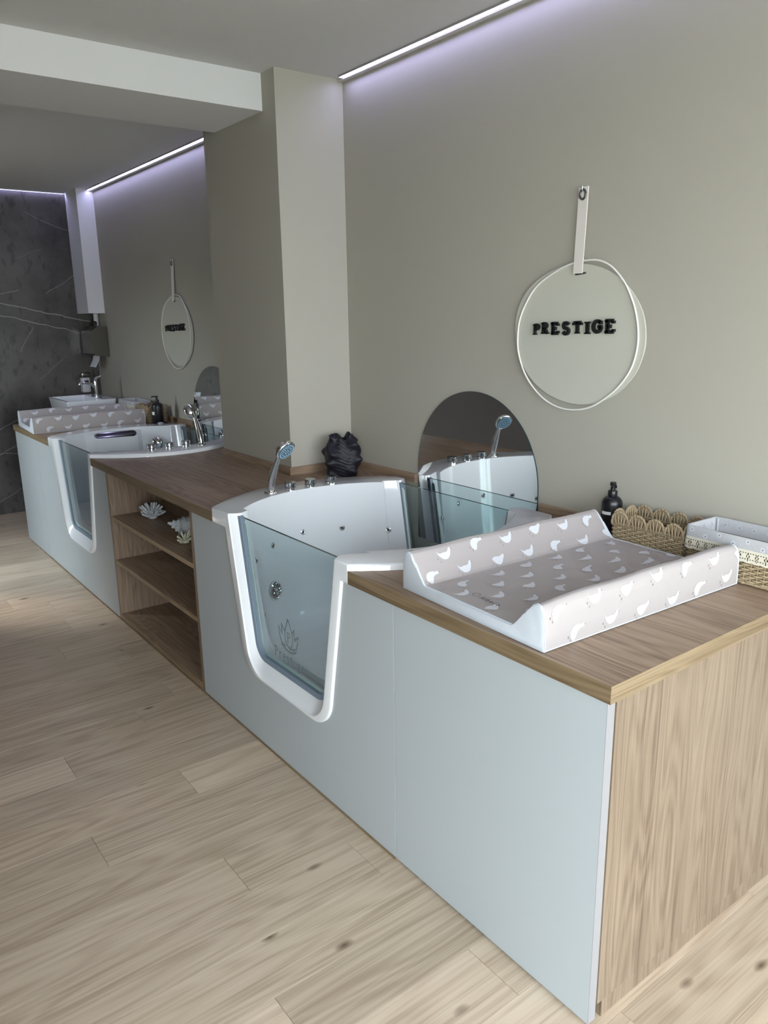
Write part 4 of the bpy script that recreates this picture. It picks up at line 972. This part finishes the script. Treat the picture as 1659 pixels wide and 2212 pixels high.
def coral(c, rz, sc, label, seed, name='coral_piece', n=26, mat=None):
    t = empty(name, c, rz, label, 'coral'); rg = random.Random(seed); bm = bmesh.new()
    ellipsoid(bm, (0, 0, .012*sc), (.034*sc, .028*sc, .013*sc), 14, 8); ellipsoid(bm, (-.03*sc, .0, .010*sc), (.022*sc, .018*sc, .0095*sc), 12, 8)
    for k in range(n):
        u = (k+.5)/n; th = 2.399963*k; ph = math.acos(1-u*0.92); d = Vector((math.sin(ph)*math.cos(th)*1.15, math.sin(ph)*math.sin(th)*.9, math.cos(ph)*.95+.18)).normalized()
        ln = sc*(.062+.022*rg.random())*(0.80+.25*d.z); p = Vector((0, 0, .012*sc))+d*.014*sc; pts = []; rd = []
        b = Vector((rg.uniform(-1, 1), rg.uniform(-1, 1), .6))*.010*sc
        for q in range(6):
            s = q/5; pts.append(p+d*ln*s+b*s*s); rd.append(sc*(.0078+.0018*s)*(1 if q < 5 else .6))
        tube(bm, pts, rd, 8)
        ellipsoid(bm, pts[-1], (.0078*sc,)*3, 8, 6)
        if k % 2 == 0:
            e = (d+Vector((rg.uniform(-.8, .8), rg.uniform(-.8, .8), rg.uniform(-.1, .5)))).normalized(); q0 = pts[3]
            tube(bm, [q0, q0+e*.014*sc, q0+e*.024*sc], [.0055*sc, .0055*sc, .004*sc], 7); ellipsoid(bm, q0+e*.024*sc, (.0052*sc,)*3, 8, 6)
    for v in bm.verts: v.co.z = max(0.0, v.co.z)
    obj('body', bm, mat or M['coral'], t, 70); return t
coral((-3.078, -0.822, 0.6115), 0.3, 0.82, 'branching white coral on the upper shelf, left of the conch shell', 11)
cc = empty('conch_shell', (-2.655, -0.825, 0.6115), math.radians(66), 'spiky white conch shell on the upper shelf, right of the branching coral', 'shell')
bm = bmesh.new(); rings = []; NS, NA = 72, 48
for j in range(NS+1):
    u = j/NS; x = -.074+.146*u
    env = (u/.55)**1.05*.046 if u < .55 else .046+.010*math.sin((u-.55)/.45*PI*.62)-.030*((u-.55)/.45)**2.6
    stp = .0045*(1-((u*7.0) % 1.0))*(1 if u < .55 else 0)
    ring = []
    for i in range(NA):
        a = 2*PI*i/NA
        kn = max(0, math.cos(4.5*a-u*30))**6*.010*math.exp(-((u-.50)/.13)**2)+max(0, math.cos(6*a))**6*.005*(1 if .12 < u < .45 and (u*7) % 1 < .45 else 0)
        rib = .0022*math.cos(11*a+u*6)*max(0, u-.5)*2+.0012*math.sin(u*90)*(u < .5)
        lip = .020*max(0, math.cos(a-2.6))**2*max(0, u-.45)*1.6
        r = max(.0015, env+stp+kn+rib+lip); ring.append((x, r*math.cos(a), r*math.sin(a)))
    rings.append(ring)
loft(bm, rings)
bmesh.ops.transform(bm, matrix=Matrix.Rotation(math.radians(16), 4, 'Y'), verts=bm.verts)
zmin = min(v.co.z for v in bm.verts)+.010
for v in bm.verts: v.co.z = max(0, v.co.z-zmin)
obj('body', bm, M['coral'], cc, 60)
coral((-2.520, -0.872, 0.6115), 1.0, 0.60, 'small cream coral half hidden behind the shelf unit side panel', 5, n=8, mat=M['coral_cream'])

# ================================================================== WASH CORNER
wst = empty('washstand', (-5.93, -0.25, 0), 0, 'low cabinet in the corner under the white sink', 'cabinet')
part(box('carcass', XL+0.004, -5.4405, -0.50, -0.002, 0.0, 0.860, M['front'], wst), wst)
part(box('top_board', XL+0.003, -5.4385, -0.505, -0.001, 0.861, H, M['wood_x'], wst), wst)
sk = empty('sink', (-5.735, -0.375, H), 0, 'square white countertop sink before the marble wall', 'sink')
def rect(hx, hy, z, cx=0, cy=0): return [(cx+x, cy+y, z) for x, y in rrect(2*hx, 2*hy, .016)]
bm = bmesh.new(); loft(bm, [rect(.256, .178, 0), rect(.275, .195, .128), rect(.275, .195, .134), rect(.258, .135, .134, 0, -.043), rect(.235, .115, .035, 0, -.043)]); obj('basin', bm, M['ceramic'], sk, 40)
fc = empty('faucet', (-5.735, -0.255, H+0.134), 0, 'chrome single-lever faucet standing on the back of the white sink', 'faucet')
bm = bmesh.new(); lathe(bm, [(.022, 0), (.022, .004), (.015, .008), (.0135, .09), (.015, .125), (.013, .132), (.001, .133)], 24); obj('body', bm, M['chrome'], fc, 40)
bm = bmesh.new(); tube(bm, [(0, 0, .075), (0, -.03, .105), (0, -.075, .118), (0, -.125, .116), (0, -.135, .105)], [.012, .012, .011, .010, .009], 12); obj('spout', bm, M['chrome'], fc, 60)
bm = bmesh.new(); tube(bm, [(0, 0, .133), (0, .012, .155), (0, .05, .165)], [.014, .011, .009], 10); obj('lever', bm, M['chrome'], fc, 60)
sd = empty('soap_dispenser', (XL, -0.150, 1.02), 0, 'white soap dispenser on the marble wall behind the faucet', 'dispenser')
bm = bmesh.new(); bx(bm, .0015, .080, -.036, .036, 0, .135, .012, 3); obj('body', bm, M['plastic_white'], sd, 50)
bm = bmesh.new(); bx(bm, .0015, .088, -.041, .041, .1355, .178, .010, 3); obj('cap', bm, M['steel'], sd, 50)
bm = bmesh.new(); bx(bm, .0805, .086, -.018, .018, .075, .110, .002, 2); obj('button', bm, M['chrome_dark'], sd, 50)
pd = empty('towel_dispenser', (-6.23, 0, 1.34), 0, 'brushed steel paper towel dispenser in the far corner above the sink', 'dispenser')
bm = bmesh.new(); pr = [(-.0015, 0), (-.110, .012), (-.140, .03), (-.140, .225), (-.085, .262), (-.0015, .262)]
t_ = bmesh.new(); prism(t_, pr, -.155, .155, 'yz'); merge(bm, t_); obj('case', bm, M['steel'], pd)
bm = bmesh.new(); rings = []
for y, z in ((-.075, .012), (-.085, -.03), (-.110, -.075), (-.118, -.088)): rings.append([(-.075, y, z), (.095, y, z), (.095, y+.003, z), (-.075, y+.003, z)])
loft(bm, rings); obj('paper_towel', bm, M['paper'], pd)
pp = empty('pipe_stub', (-6.27, -0.030, 1.62), 0, 'short white pipe between the boxed column and the towel dispenser', 'pipe')
bm = bmesh.new(); lathe(bm, [(.022, -.012), (.022, .0915)], 16); obj('tube', bm, M['plastic_white'], pp, 40)
bm = bmesh.new(); lathe(bm, [(.001, 0), (.016, .0), (.018, .006), (.016, .03), (.010, .036), (.001, .037)], 16, Matrix.Translation((0.025, -.022, -.010))); obj('valve_knob', bm, M['black'], pp, 40)
